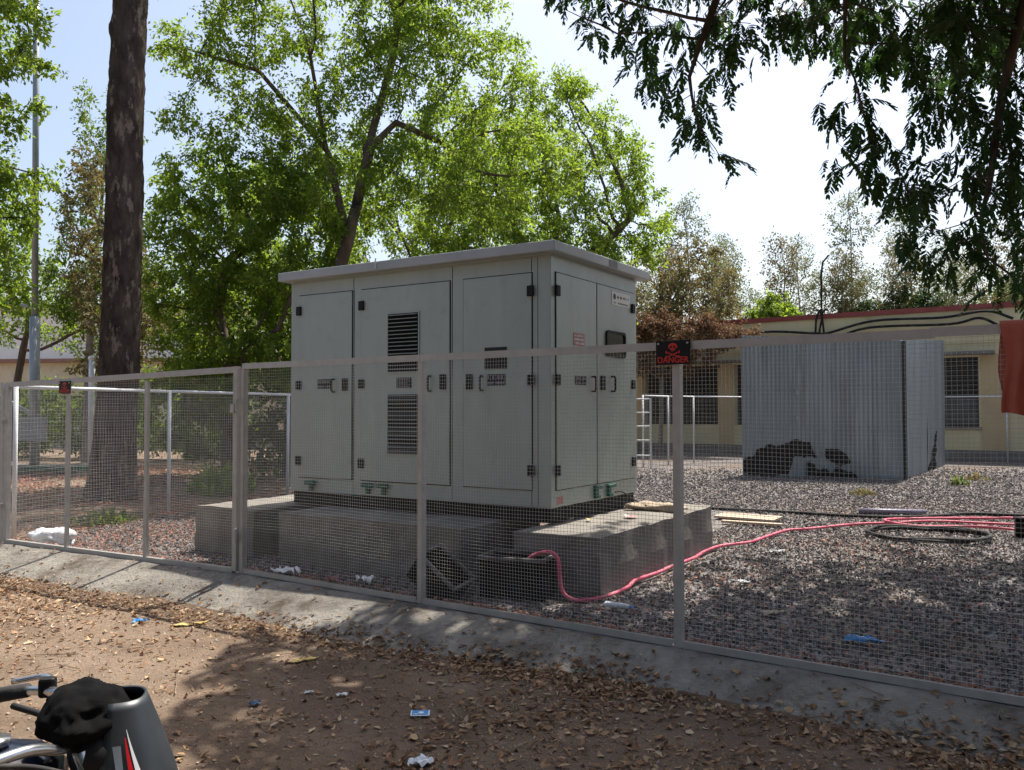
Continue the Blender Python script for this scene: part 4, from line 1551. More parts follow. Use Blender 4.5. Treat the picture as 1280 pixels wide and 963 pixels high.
tree('round_tree', 'broad bright green tree behind the right end of the cabinet roof',
     [[(1.2, 24.2, 0), (1.2, 24.2, 3.2), (1.3, 24.1, 5.0), (1.25, 24, 6.4)], [(1.25, 24.1, 5.0), (2.4, 24, 6.2), (3.3, 23.8, 7.0)], [(1.2, 24.1, 5.0), (0.2, 24, 6.6)]],
     [(1.2, 24.4, 9.4, 1.6, 2.0, 2.2), (-0.2, 24, 8.4, 1.7, 2.0, 1.9), (2.7, 24, 8.1, 1.3, 1.8, 2.3), (3.6, 23.8, 6.8, 1.1, 1.5, 1.3), (1.2, 23.6, 6.1, 2.4, 1.8, 1.2), (-1.4, 24.5, 6.6, 1.7, 1.6, 1.6), (1.5, 24.2, 4.2, 2.2, 1.6, 1.0)],
     1500, 0.24, 'bark', 'leaf_bright', 66000, 0.38, 0.10, 24)
tree('leafy_tree', 'bright green leafy tree at the far left edge before the pole',
     [[(-10.6, 14.4, 0), (-10.5, 14.4, 3), (-10.2, 14.4, 5.5), (-9.8, 14.2, 7.5)]],
     [(-9.1, 14.2, 7.9, 1.3, 1.5, 1.6), (-9.2, 14.2, 5.5, 1.25, 1.5, 1.3), (-9.1, 14.0, 3.9, 1.25, 1.2, 0.9), (-8.9, 14.0, 5.0, 1.0, 1.0, 0.9), (-10.5, 14.5, 9.5, 2.0, 2.0, 2.0)],
     760, 0.17, 'bark', 'leaf_bright', 38000, 0.34, 0.10, 25)
tree('back_tree', 'broad mid green tree further back, filling the gap behind the airy tree',
     [[(-3.0, 27.5, 0), (-3.0, 27.4, 3.0), (-2.8, 27.4, 5.0)]],
     [(-3.2, 27.5, 8.6, 3.4, 2.0, 2.4), (-6.6, 27.5, 7.8, 2.8, 2.0, 2.2), (-0.6, 27.5, 7.4, 2.6, 2.0, 2.4), (-3.4, 27.3, 5.4, 4.0, 1.8, 1.6), (-8.6, 27.4, 5.2, 1.8, 1.6, 1.8), (1.6, 27.5, 5.6, 2.4, 1.6, 1.6), (-2.0, 27.5, 10.6, 2.4, 1.6, 1.0)],
     1000, 0.26, 'bark', 'leaf_bright', 52000, 0.6, 0.125, 33, step=0.4, kill=0.6)
for k, (bx, by, bw, bh, lab) in enumerate(((-17.5, 29.5, 2.4, 1.7, 'leafy green bush below the cream building at the far left edge'), (-14.2, 28.5, 2.2, 1.9, 'leafy green bush below the cream building beside the pole foot'),
                                          (-10.6, 27.8, 2.2, 2.3, 'leafy green bush behind the vent pipe and the big trunk'))):
    tree('leafy_bush', lab, [[(bx, by, 0), (bx, by, 0.6)]], [(bx, by, bh * 0.75, bw, 1.2, bh * 0.7), (bx + 0.8, by, bh * 1.2, bw * 0.6, 1.0, bh * 0.5)], 260, 0.08, 'bark', 'leaf_mid', 9000, 0.5, 0.13, 34 + k, kill=0.5, cat='bush')
tree('thin_tree', 'thin half bare tree with yellowing leaves left of the big trunk',
     [[(-10.2, 22.6, 0), (-10.3, 22.6, 2.2), (-10.1, 22.5, 4.0)]],
     [(-10.5, 22.4, 5.4, 1.3, 1.2, 1.5), (-10.0, 22.4, 3.9, 1.5, 1.3, 0.9), (-11.2, 22.5, 7.4, 1.0, 1.0, 1.4), (-10.6, 22.3, 2.9, 0.9, 0.9, 0.6)],
     420, 0.10, 'bark_pale', 'leaf_olive', 9000, 0.35, 0.12, 26)
tree('screen_tree', 'loose green tree half hiding the pale building at the far left',
     [[(-15.8, 27.0, 0), (-15.7, 27, 2.4), (-15.5, 27, 3.6)]], [(-15.6, 27, 5.0, 1.9, 1.2, 1.5), (-13.4, 26.8, 4.4, 1.4, 1.0, 1.2), (-11.6, 26.6, 5.2, 1.5, 1.0, 1.4), (-16.4, 27, 7.2, 1.6, 1.2, 1.4)],
     420, 0.11, 'bark', 'leaf_bright', 17000, 0.45, 0.12, 38)
tree('thin_tree', 'slender green tree behind the pole at the far left',
     [[(-13.0, 26.0, 0), (-12.9, 26, 3.5), (-12.8, 26, 6.0)]],
     [(-12.6, 26, 7.5, 1.4, 1.4, 2.2), (-12.4, 26, 10.6, 1.0, 1.0, 1.6), (-13.4, 26, 5.6, 1.4, 1.4, 1.2)],
     420, 0.11, 'bark_pale', 'leaf_mid', 9000, 0.4, 0.12, 27)
tree('far_tree', 'distant green tree seen over the right end of the yellow building',
     [[(22.5, 38, 0), (22.6, 38, 4.0)]], [(20.8, 38, 5.8, 2.6, 2, 1.2), (24, 38, 6.4, 2.8, 2, 1.7)], 400, 0.2, 'bark', 'leaf_mid', 16000, 0.55, 0.16, 28, kill=0.7)
tree('far_tree', 'distant dark green tree low behind the parapet right of the saplings',
     [[(16.2, 37, 0), (16.2, 37, 4.0)]], [(15.6, 37, 5.7, 1.9, 1.5, 1.1), (17.8, 37, 6.0, 1.6, 1.5, 1.3)], 300, 0.18, 'bark', 'leaf_dark', 12000, 0.5, 0.15, 29, kill=0.7)
tree('leafy_bush', 'small bright green bushy tree sprouting just above the parapet',
     [[(10.9, 35.5, 0), (10.9, 35.5, 4.8)]], [(10.9, 35.5, 5.7, 0.95, 0.9, 0.75)], 120, 0.07, 'bark', 'leaf_bright', 3600, 0.4, 0.17, 30, kill=0.4, cat='tree')

# dry brown creeper and olive tree beside the cabinet, at the yellow building
tree('dry_creeper', 'mass of dry reddish brown creeper hanging over the building behind the cabinet',
     [[(5.0, 29.0, 0.1), (5.1, 29.1, 2.5)]], [(4.4, 29.4, 4.2, 1.7, 0.8, 0.85), (6.2, 28.9, 4.1, 1.7, 0.7, 0.75), (5.2, 29.0, 3.4, 1.6, 0.5, 0.6), (7.4, 28.6, 4.3, 0.9, 0.5, 0.45)],
     500, 0.05, 'bark_pale', 'leaf_brown', 21000, 0.36, 0.10, 31, step=0.22, kill=0.28, cat='creeper')
tree('olive_tree', 'sparse tree with olive and rust leaves just right of the cabinet',
     [[(5.4, 31.0, 0.1), (5.5, 31, 3.5), (5.7, 31, 5.2)]], [(5.3, 31, 6.0, 1.6, 1.3, 1.6), (6.9, 31, 6.2, 1.5, 1.2, 1.8), (4.6, 31, 5.0, 1.2, 1.0, 0.9)],
     520, 0.07, 'bark_pale', 'leaf_olive', 11000, 0.4, 0.125, 32, kill=0.4)

# row of thin saplings behind the building
sap_rng = np.random.default_rng(40)
SAPS = []
for v in range(3):
    h = 6.8 + 0.9 * v
    paths = [[(0, 0, 0), (0.1, 0, h * 0.3), (-0.05 + 0.2 * v, 0.05, h * 0.62), (0.15, 0, h * 0.85)]]
    bl = [(0.1, 0, h * 0.86, 0.8, 0.8, h * 0.17), (-0.35, 0.1, h * 0.66, 0.6, 0.6, h * 0.14), (0.5, 0.1, h * 0.60, 0.5, 0.5, h * 0.12)]
    proto = tree('thin_sapling', 'thin pale sapling rising behind the yellow building roof', paths, bl, 150, 0.032, 'bark_pale',
                 'leaf_pale' if v != 1 else 'leaf_olive', 4000, 0.48, 0.09, 41 + v, kill=0.35, group='saplings behind the yellow building', tip_r=0.005)
    spots = [(5.9 + 0.86 * k + sap_rng.uniform(-0.3, 0.3), 37.5 + sap_rng.uniform(-2.2, 3.0)) for k in range(v, 20, 3)]
    for i, (x, y) in enumerate(spots):
        o = proto if i == 0 else copy_tree(proto)
        o.location = (x, y, 0)
        o.rotation_euler.z = sap_rng.uniform(0, 6.28)
        s = sap_rng.uniform(1.05, 1.32)
        o.scale = (s, s, s)
        SAPS.append((x / y, v, o))
SAPS.sort(key=lambda q: q[0])
ORD = 'first second third fourth fifth sixth seventh eighth ninth tenth eleventh twelfth thirteenth fourteenth fifteenth sixteenth seventeenth eighteenth nineteenth twentieth'.split()
for i, (_, v, o) in enumerate(SAPS):
    o['label'] = 'thin %s sapling behind the yellow building roof, %s from the left' % ('olive leaved' if v == 1 else 'pale green', ORD[i])

# unseen trees added behind the viewer to block sky light on the cabinet
for k, (x, y, h) in enumerate(((-7.0, -3.6, 8.5), (-1.0, -4.2, 9), (5.5, -4.6, 9), (11.5, -1.5, 8.5), (-13.5, 0.0, 8.5))):
    tree('sky_block_tree', ('added unseen tree blocking sky light, left of the motorcycle', 'added unseen tree blocking sky light, straight behind the viewer', 'added unseen tree blocking sky light, behind the viewer to the right',
                        'added unseen tree blocking sky light, far right along the lane', 'added unseen tree blocking sky light, far left along the lane')[k],
         [[(x, y, 0), (x + 0.2, y, h * 0.3), (x, y + 0.1, h * 0.5)]],
         [(x, y, h * 0.72, 3.4, 3.2, h * 0.28), (x + 2.2, y - 0.5, h * 0.5, 2.4, 2.2, h * 0.22), (x - 2.2, y - 0.4, h * 0.5, 2.4, 2.2, h * 0.22)],
         420, 0.28, 'bark', 'leaf_dark', 13000, 1.0, 0.40, 70 + k, step=0.5, kill=0.9, group='added unseen trees that block sky light')

# dense far wood that closes the view between the trees
rng = np.random.default_rng(60)
far = []
for k in range(150):
    an = rng.uniform(-1.25, 1.25)
    dist = rng.uniform(62, 95)
    far.append((math.sin(an) * dist, math.cos(an) * dist, rng.uniform(1.5, 5.5)))
fw = leaves('far_wood', np.array(far), 150, 3.4, 0.75, 'leaf_mid', None, rng, 0.0)
tag(fw, 'far green wood closing the view behind the buildings', 'wood', kind='stuff')


# ------------------------------------------------------------------ overhanging tree at the right
def frond_mesh(seed, lod=0):
    """drooping compound leaf: stalk with paired narrow leaflets; hangs along +y, droops to -z"""
    rg = np.random.default_rng(seed)
    V, F = [], []
    n = 8
    def rach(t):
        return np.array([0.02 * math.sin(t * 3 + seed), t * 0.30 * (1 - 0.25 * t), -0.17 * t * t])
    for k in range(n):
        t = 0.22 + 0.78 * k / (n - 1)
        c = rach(t)
        for s in (-1, 1):
            ln = 0.078 * (0.75 + 0.5 * math.sin(math.pi * t)) * rg.uniform(0.85, 1.15)
            d = np.array([s * 0.75, 0.5 + 0.3 * t, -0.45 - 0.3 * rg.random()]) + rg.normal(0, 0.12, 3)
            if k == n - 1:
                d = np.array([s * 0.35, 0.8, -0.8])
            d /= np.linalg.norm(d)
            up = np.array([-s * 0.25, -0.1, 1.0])
            x = np.cross(d, up)
            x /= np.linalg.norm(x)
            w = 0.0155
            o = len(V)
            if lod:
                V += [c, c + d * ln * 0.5 + x * w * 1.25, c + d * ln, c + d * ln * 0.5 - x * w * 1.25]
                F += [(o, o + 1, o + 2), (o, o + 2, o + 3)]
                continue
            V += [c, c + d * ln * 0.35 + x * w, c + d * ln * 0.8 + x * w * 0.7 - np.array([0, 0, 0.004]), c + d * ln - np.array([0, 0, 0.008]),
                  c + d * ln * 0.8 - x * w * 0.7 - np.array([0, 0, 0.004]), c + d * ln * 0.35 - x * w]
            F += [(o, o + 1, o + 2), (o, o + 2, o + 3), (o, o + 3, o + 4), (o, o + 4, o + 5)]
    pr = [rach(t) for t in ((0, 1.0) if lod else (0, 0.35, 0.7, 1.0))]
    for a, b in zip(pr[:-1], pr[1:]):
        o = len(V)
        w = np.array([0.0022, 0, 0])
        V += [a - w, a + w, b + w, b - w, a + w[[1, 2, 0]] * 0 + np.array([0, 0, 0.003]), b + np.array([0, 0, 0.003])]
        F += [(o, o + 1, o + 2), (o, o + 2, o + 3), (o, o + 4, o + 5), (o, o + 5, o + 3)]
    return np.array(V), np.array(F)


def overhang():
    rng = np.random.default_rng(77)
    base = np.array([9.2, 9.0, 0.1])
    root = empty('overhanging_tree', tuple(base))
    tag(root, 'large dark tree whose drooping feathery branches hang in from the upper right', 'tree')
    hang = [(0.9, 8.0, 5.5, 0.35, 0.5, 0.3), (1.35, 8.0, 5.15, 0.4, 0.5, 0.4), (1.55, 7.7, 4.55, 0.32, 0.4, 0.45), (1.75, 7.6, 4.15, 0.25, 0.35, 0.35), (1.93, 7.5, 3.75, 0.16, 0.25, 0.28),
            (2.3, 8.0, 5.35, 0.5, 0.6, 0.3), (1.95, 8.0, 4.85, 0.3, 0.5, 0.35), (0.5, 8.1, 5.75, 0.3, 0.4, 0.25), (2.9, 8.0, 5.3, 0.35, 0.5, 0.2),
            (3.05, 7.6, 4.75, 0.22, 0.4, 0.3), (2.95, 7.5, 4.3, 0.18, 0.3, 0.25), (2.85, 7.5, 3.8, 0.15, 0.25, 0.2), (3.25, 7.5, 3.95, 0.25, 0.3, 0.22),
            (3.9, 7.6, 5.0, 0.5, 0.6, 0.55), (4.3, 7.5, 4.3, 0.5, 0.6, 0.5), (3.7, 7.5, 4.05, 0.35, 0.5, 0.35), (3.45, 7.4, 3.6, 0.28, 0.4, 0.25), (3.95, 7.1, 3.5, 0.35, 0.5, 0.35),
            (3.65, 7.0, 3.0, 0.3, 0.35, 0.22), (4.1, 7.0, 2.95, 0.3, 0.4, 0.25), (3.78, 7.0, 2.62, 0.14, 0.25, 0.14), (4.6, 7.3, 3.9, 0.4, 0.6, 0.5), (3.9, 7.2, 3.1, 0.45, 0.4, 0.3), (4.35, 7.2, 3.4, 0.4, 0.5, 0.5), (3.7, 7.2, 3.35, 0.35, 0.4, 0.25), (3.55, 7.1, 2.95, 0.3, 0.3, 0.2), (4.2, 7.0, 2.7, 0.35, 0.4, 0.25), (3.35, 7.3, 3.75, 0.35, 0.4, 0.3), (4.4, 7.4, 3.9, 0.4, 0.5, 0.35)]
    canopy = [(2.6, 8.4, 6.6, 2.2, 2.4, 0.8), (5.2, 8.6, 6.6, 2.2, 2.8, 1.1), (7.8, 8.8, 6.8, 2.6, 3.2, 1.6), (1.2, 7.2, 6.4, 1.3, 1.2, 0.5), (3.2, 6.2, 6.3, 2.0, 1.3, 0.6),
              (6.0, 5.6, 6.3, 2.4, 1.6, 0.9), (5.5, 8.0, 7.8, 3.6, 2.6, 0.7), (4.6, 9.6, 6.4, 1.6, 1.4, 0.7), (2.2, 8.9, 7.0, 1.8, 1.3, 0.5), (4.4, 10.9, 6.7, 1.5, 1.0, 0.5), (6.4, 11.0, 6.4, 1.6, 1.2, 0.8), (6.2, 9.6, 7.6, 2.0, 2.0, 0.6), (1.6, 7.6, 7.0, 1.6, 1.2, 0.4), (3.0, 7.4, 7.2, 2.0, 1.4, 0.4), (3.2, 8.6, 8.1, 2.4, 1.8, 0.4), (1.6, 6.6, 6.3, 1.4, 1.0, 0.4), (3.4, 5.4, 6.2, 1.8, 1.0, 0.4), (0.9, 8.6, 7.4, 1.0, 1.2, 0.4)]
    att = np.vstack([in_blobs(canopy, 2700, rng), in_blobs(hang, 1000, rng)])
    paths = [[tuple(base), (9.1, 8.9, 2.0), (8.6, 8.6, 3.8), (7.6, 8.4, 5.4), (6.0, 8.2, 6.1), (4.2, 8.0, 6.4), (2.4, 8.0, 6.5)],
             [(8.7, 8.7, 3.6), (9.6, 9.4, 5.0), (9.8, 9.6, 6.6)], [(7.4, 8.4, 5.5), (6.6, 6.8, 6.0), (5.6, 5.8, 6.3)],
             [(5.2, 8.1, 6.2), (4.6, 7.5, 5.4), (4.3, 7.4, 4.4), (4.0, 7.1, 3.5)], [(2.6, 8.0, 6.45), (2.0, 8.0, 5.7), (1.7, 7.8, 4.9)], [(3.6, 8.0, 6.4), (3.1, 7.8, 5.6), (3.0, 7.6, 4.8)]]
    N, par = grow(paths, att, 0.2, 1.6, 0.26, 200)
    mb, r, kids = limbs(N - base, par, 0.22, 0.004, 1.8)
    mb.build('trunk', 'bark', root, smooth=True)
    tips = N[kids <= 8]
    per = 5
    k = rng.integers(0, len(tips), len(tips) * per)
    pos = tips[k] + rng.normal(0, 0.06, (len(k), 3))
    n = len(pos)
    yaw = rng.uniform(0, 2 * np.pi, n)
    dip = rng.uniform(-0.15, 0.85, n)
    yd = np.stack([np.cos(yaw) * np.cos(dip), np.sin(yaw) * np.cos(dip), -np.sin(dip)], 1)
    up = np.array([0, 0, 1.0]) + rng.normal(0, 0.2, (n, 3))
    xd = np.cross(yd, up)
    xd /= np.linalg.norm(xd, axis=1, keepdims=True)
    zd = np.cross(xd, yd)
    rot = np.stack([xd, yd, zd], 2)
    scl = rng.uniform(0.6, 1.05, n)
    bases = [frond_mesh(s) for s in range(4)]
    # the 300 that show largest stand as leaves of their own
    q = pos - np.array([0, 0, 1.65])
    u, v = q[:, 0] / q[:, 1], q[:, 2] / q[:, 1]
    seen = (q[:, 1] > 1) & (u < 0.66) & (v < 0.62)
    thin = np.where(seen, np.where(u < 0.36, 0.58, np.where(v < 0.26, 1.0, 0.8)), 0.62)
    live = rng.random(n) < thin
    seen &= live
    cand = np.nonzero(seen)[0]
    cand = cand[np.argsort(q[cand, 1] / scl[cand])][:300]
    big = np.zeros(n, bool)
    big[cand] = True
    meshes = []
    for i, (bv, bf) in enumerate(bases):
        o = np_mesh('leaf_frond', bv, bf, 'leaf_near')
        meshes.append(o.data)
        bpy.data.objects.remove(o)
    for j, i in enumerate(cand):
        o = bpy.data.objects.new('leaf_frond', meshes[j % 4])
        COL.objects.link(o)
        o.parent = root
        m = Matrix(rot[i].tolist()).to_4x4()
        m.translation = Vector(pos[i] - base)
        o.matrix_local = m @ Matrix.Scale(float(scl[i]), 4)
    rest = ~big & live
    near = rest & seen
    faro = rest & ~seen
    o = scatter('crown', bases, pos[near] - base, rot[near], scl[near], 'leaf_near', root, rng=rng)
    tag(o, kind='stuff')
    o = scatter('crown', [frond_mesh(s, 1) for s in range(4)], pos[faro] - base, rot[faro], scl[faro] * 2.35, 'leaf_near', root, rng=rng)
    tag(o, kind='stuff')
    print('fronds', n, 'seen', int(seen.sum()))


overhang()


# ------------------------------------------------------------------ loose stuff on the ground
def rock_bases(n, seed):
    rg = np.random.default_rng(seed)
    out = []
    v0 = np.array([(1, 0, 0), (-1, 0, 0), (0, 1, 0), (0, -1, 0), (0, 0, 1), (0, 0, -1)], float) * 0.62
    f0 = np.array([(0, 2, 4), (2, 1, 4), (1, 3, 4), (3, 0, 4), (2, 0, 5), (1, 2, 5), (3, 1, 5), (0, 3, 5)])
    for _ in range(n):
        v = v0 * rg.uniform(0.75, 1.15, 3) + rg.normal(0, 0.13, v0.shape)
        out.append((v, f0))
    return out


ROCKS = rock_bases(10, 4)


def inside(poly, x, y):
    c = np.zeros(len(x), bool)
    j = len(poly) - 1
    for i in range(len(poly)):
        xi, yi = poly[i]
        xj, yj = poly[j]
        k = ((yi > y) != (yj > y)) & (x < (xj - xi) * (y - yi) / (yj - yi + 1e-12) + xi)
        c ^= k
        j = i
    return c


srng = np.random.default_rng(90)


def cab_local(x, y):
    dx, dy = x - CX, y - CY
    return dx * CA[0] + dy * CA[1], dx * CB[0] + dy * CB[1]


def not_footing(x, y):
    a, b = cab_local(x, y)
    return ~(((a > -4.15) & (a < -3.22) & (b > -0.65) & (b < 2.25)) | ((a > -2.82) & (a < -0.55) & (b > -0.66) & (b < 0.75)) | ((a > -0.11) & (a < 0.79) & (b > -0.48) & (b < 2.29)))


# crushed stone
N0 = 330000
x = srng.uniform(-6.2, 15.5, N0)
y = srng.uniform(3.2, 23.5, N0)
keep = inside(yard, x, y) & (fence_d(x, y) < -0.14) & (np.abs(x / y) < 0.68) & not_footing(x, y)
a_, b_ = cab_local(x, y)
keep &= ~((a_ > -3.3) & (a_ < 0.2) & (b_ > 0.9) & (b_ < 6))
keep &= srng.random(N0) < np.clip(1.2 - (y - 5) / 15, 0.0, 1)
x, y = x[keep], y[keep]
n = len(x)
pos = np.stack([x, y, 0.098 + srng.uniform(0.0, 0.014, n)], 1)
scl = ((0.014 + 0.024 * srng.random(n) ** 1.6) * (1 + 0.05 * np.maximum(0, y - 9)))[:, None] * srng.uniform(0.7, 1.15, (n, 3))
print('stones', n)
tag(scatter('gravel_stones', ROCKS, pos, rand_rot(n, srng), scl, 'stone', rng=srng), 'loose pinkish grey crushed stone covering the fenced yard', 'gravel', kind='stuff')

# pebbles and clods on the lane
N0 = 13000
x = srng.uniform(-5, 3.5, N0)
y = srng.uniform(2.0, 9, N0)
keep = (fence_d(x, y) > 0.5) & (np.abs(x / y) < 0.66)
x, y = x[keep], y[keep]
n = len(x)
sz = 0.004 + 0.02 * srng.random(n) ** 4
pos = np.stack([x, y, ground_z(x, y) + sz * 0.15], 1)
tag(scatter('lane_pebbles', ROCKS, pos, rand_rot(n, srng), sz[:, None] * srng.uniform(0.6, 1.2, (n, 3)), 'pebble', rng=srng), 'small pebbles and clods scattered on the dirt lane', 'pebbles', kind='stuff')

# fallen leaves: curled blades of six points
def leaf_bases(n, seed):
    rg = np.random.default_rng(seed)
    out = []
    for _ in range(n):
        c = rg.uniform(-0.25, 0.45)
        w = rg.uniform(0.13, 0.36)
        k = rg.uniform(-0.2, 0.35)
        v = np.array([(0, -0.5, 0), (w, -0.1, c * 0.5 + 0.03), (w * 0.8, 0.25, c * 0.4), (0, 0.5, k), (-w * 0.8, 0.22, c * 0.45), (-w, -0.1, c * 0.55), (0, 0.02, 0.02)])
        f = np.array([(0, 1, 6), (1, 2, 6), (2, 3, 6), (3, 4, 6), (4, 5, 6), (5, 0, 6)])
        out.append((v, f))
    return out


LB = leaf_bases(12, 6)


def drop(name, label, n0, xr, yr, dens, size, mat, lift=0.003, tilt=0.5):
    x = srng.uniform(*xr, n0)
    y = srng.uniform(*yr, n0)
    k = (srng.random(n0) < dens(x, y)) & (np.abs(x / y) < 0.70) & not_footing(x, y)
    x, y = x[k], y[k]
    n = len(x)
    s = srng.uniform(*size, n)
    z = ground_z(x, y) + lift + s * srng.uniform(0.0, 0.22, n)
    o = scatter(name, LB, np.stack([x, y, z], 1), rand_rot(n, srng, tilt), s, mat, rng=srng)
    print(name, n)
    return tag(o, label, 'leaves', kind='stuff')


def lane_dens(x, y):
    d = fence_d(x, y)
    t = fence_t(x, y)
    w = kerb_w(t)
    e = d - w
    patch = np.clip(0.45 + 1.3 * wob(x * 1.7 + 3, y * 1.7) + 0.5 * wob(x * 5, y * 5), 0, 1)
    band = np.exp(-((e - 0.16) / 0.2) ** 2) * np.clip(0.5 + 1.1 * wob(t * 1.3 + 2, 5.0), 0.08, 1.1) * (0.35 + 0.65 * patch)
    left = smoothstep(1.2, -1.5, t) * np.exp(-np.maximum(e - 0.15, 0) / 2.0) * (e > -0.1) * (0.22 + 0.9 * patch)
    mid = 0.26 * patch ** 1.5 * np.exp(-np.maximum(e, 0) / 2.4) * (e > 0)
    right = smoothstep(2.0, 3.2, t) * np.exp(-((e - 0.2) / 0.26) ** 2) * 0.62 * (0.15 + patch)
    onk = 0.012 * (d > 0.04) * (e <= 0)
    far = (0.05 * patch + 0.03) * (e > 0)
    return np.where(d > 0.04, np.clip(np.maximum.reduce([band * 0.9, left, mid, right * 0.9]) + onk + far, 0, 1), 0)


drop('fallen_leaves', 'dry tan and brown leaves drifted along the kerb and over the lane', 260000, (-6, 4), (2.2, 10), lane_dens, (0.014, 0.062), 'litter')


def crumb_dens(x, y):
    return np.clip(lane_dens(x, y) * 0.9 + 0.16 * (fence_d(x, y) > 0.5), 0, 1)


drop('leaf_crumbs', 'fine broken leaf crumbs mixed into the dirt of the lane', 190000, (-6, 4), (2.2, 10), crumb_dens, (0.006, 0.018), 'litter', 0.003, 0.4)


def yard_dens(x, y):
    d = -fence_d(x, y)
    p = np.clip(0.5 + wob(x * 1.4 + 7, y * 1.4), 0, 1)
    edge = np.exp(-((d - 0.26) / 0.13) ** 2) * (0.65 + 0.5 * p)
    left = smoothstep(-2.6, -4.2, x) * np.exp(-((d - 0.5) / 0.9) ** 2) * (0.3 + 0.5 * p) + smoothstep(-3.4, -4.4, x) * smoothstep(9.6, 10.6, y) * (0.2 + 0.8 * p)
    shade = 0.10 * p * (d < 5.5) * (x > 0)
    return np.where(d > 0.12, np.clip(edge + left * 0.4 + shade + 0.02, 0, 0.95), 0)


drop('yard_leaves', 'reddish dry leaves drifted inside the fence over the gravel', 150000, (-6.3, 8), (3.2, 15), yard_dens, (0.02, 0.052), 'litter_red', 0.012)


def wood_dens(x, y):
    return np.where((fence_d(x, y) < -0.2) & ~inside(yard, x, y), np.clip(0.35 + 0.6 * wob(x, y), 0.06, 0.9), 0)


drop('woodland_leaves', 'brown leaf litter on the ground around the big trunk beyond the side fence', 42000, (-13, -1), (10, 24), wood_dens, (0.05, 0.11), 'litter_red', 0.0)

# loose twigs, each its own stick
trng = random.Random(5)
tw = MB()
for k in range(260):
    if k < 190:
        x_, y_ = trng.uniform(-3.5, 3.0), trng.uniform(2.6, 7.2)
    else:
        x_, y_ = trng.uniform(0.5, 5), trng.uniform(4, 9)
    d_ = float(fence_d(np.array(x_), np.array(y_)))
    if abs(x_ / y_) > 0.65 or -0.2 < d_ < 0.1:
        continue
    an = trng.uniform(0, 3.14)
    ln = trng.choice((0.05, 0.08, 0.12, 0.12, 0.2, 0.3))
    pts = []
    for i in range(4):
        s = (i / 3 - 0.5) * ln
        px, py = x_ + math.cos(an) * s + trng.uniform(-0.006, 0.006), y_ + math.sin(an) * s + trng.uniform(-0.006, 0.006)
        pts.append((px, py, float(ground_z(np.array(px), np.array(py))) + 0.008 + trng.uniform(0, 0.008)))
    tw.tube(pts, [0.0035, 0.0032, 0.0028, 0.0018], 4)
tag(tw.build('fallen_twigs', 'twig'), 'thin dry twigs lying about the lane and yard', 'twigs', kind='stuff')


def gz1(x, y):
    return float(ground_z(np.array(x), np.array(y)))


def crumple(w, h, amp, seed, n=9, curl=0.0):
    """creased thin sheet"""
    rg = np.random.default_rng(seed)
    ph = rg.uniform(0, 6.28, 6)
    P = []
    for i in range(n):
        row = []
        for j in range(n):
            u, v = i / (n - 1) - 0.5, j / (n - 1) - 0.5
            z = amp * (abs(math.sin(7 * u + 4 * v + ph[0])) + 0.6 * math.sin(11 * v - 5 * u + ph[1]) + rg.normal(0, 0.25)) + curl * (u * u + v * v)
            row.append((u * w * (1 + 0.25 * math.sin(6 * v + ph[2])), v * h * (1 + 0.25 * math.sin(5 * u + ph[3])), z + amp))
        P.append(row)
    return MB().grid(P)


def sheet_thing(name, label, cat, x, y, w, h, amp, mat, seed, rz=0.3, dz=0.006, curl=0.0, group=None):
    o = crumple(w, h, amp, seed, curl=curl).build(name, mat, loc=(x, y, gz1(x, y) + dz), rz=rz, solid=0.0015, smooth=(amp > 0.02))
    return tag(o, label, cat, group)


sheet_thing('blue_wrapper', 'crumpled blue wrapper on the sunlit dry leaves below the gate', 'wrapper', -2.89, 6.68, 0.10, 0.06, 0.012, 'blue_film', 3)
sheet_thing('dark_wrapper', 'small dark blue scrap on the lane at the edge of the shade', 'wrapper', -1.44, 4.81, 0.06, 0.045, 0.008, 'dark_blue', 4)
sheet_thing('pale_wrapper', 'crumpled whitish scrap at the bottom edge of the lane', 'wrapper', -0.43, 4.02, 0.10, 0.07, 0.014, 'film', 5)
sheet_thing('yellow_leaf', 'single long yellow dry leaf in the litter below the gate post', 'leaf', -2.48, 6.62, 0.05, 0.22, 0.006, 'yellow_leaf', 6, rz=-1.1)
sheet_thing('yellow_leaf', 'curled yellow leaf at the shade edge right of the litter band', 'leaf', -1.37, 5.66, 0.05, 0.14, 0.006, 'yellow_leaf', 7, rz=-1.0)
sheet_thing('pale_scrap', 'small whitish scrap lying left of the lane packet', 'scrap', -0.98, 4.96, 0.06, 0.03, 0.006, 'paper', 8)
sheet_thing('pale_scrap', 'tiny pale scrap near the dark wrapper on the shaded lane', 'scrap', -1.18, 5.0, 0.045, 0.025, 0.005, 'paper', 9)
sheet_thing('white_rag', 'crumpled white film lying before the wide footing, near the gate post', 'rag', -2.12, 8.02, 0.22, 0.14, 0.03, 'film', 11, rz=-0.4)
sheet_thing('white_rag', 'white crumpled paper on the gravel before the wide footing middle', 'rag', -1.30, 7.62, 0.16, 0.12, 0.03, 'paper', 12, rz=-0.2)
sheet_thing('red_scrap', 'small reddish scrap on the gravel before the wide footing', 'scrap', -1.62, 7.72, 0.09, 0.08, 0.02, 'red_sticker', 13)
sheet_thing('blue_bag', 'torn blue plastic bag among leaves behind the right fence panel', 'bag', 2.30, 5.62, 0.2, 0.09, 0.02, 'blue_film', 14, rz=-0.4, dz=0.02)
sheet_thing('white_scrap', 'white scrap on dark gravel in the middle of the right yard', 'scrap', 2.02, 7.6, 0.14, 0.05, 0.01, 'paper', 15, rz=-0.3, dz=0.02)
sheet_thing('white_scrap', 'white scrap beside the pink conduit, near its first bend upward', 'scrap', 2.85, 9.2, 0.15, 0.08, 0.012, 'paper', 16, rz=0.2, dz=0.02)
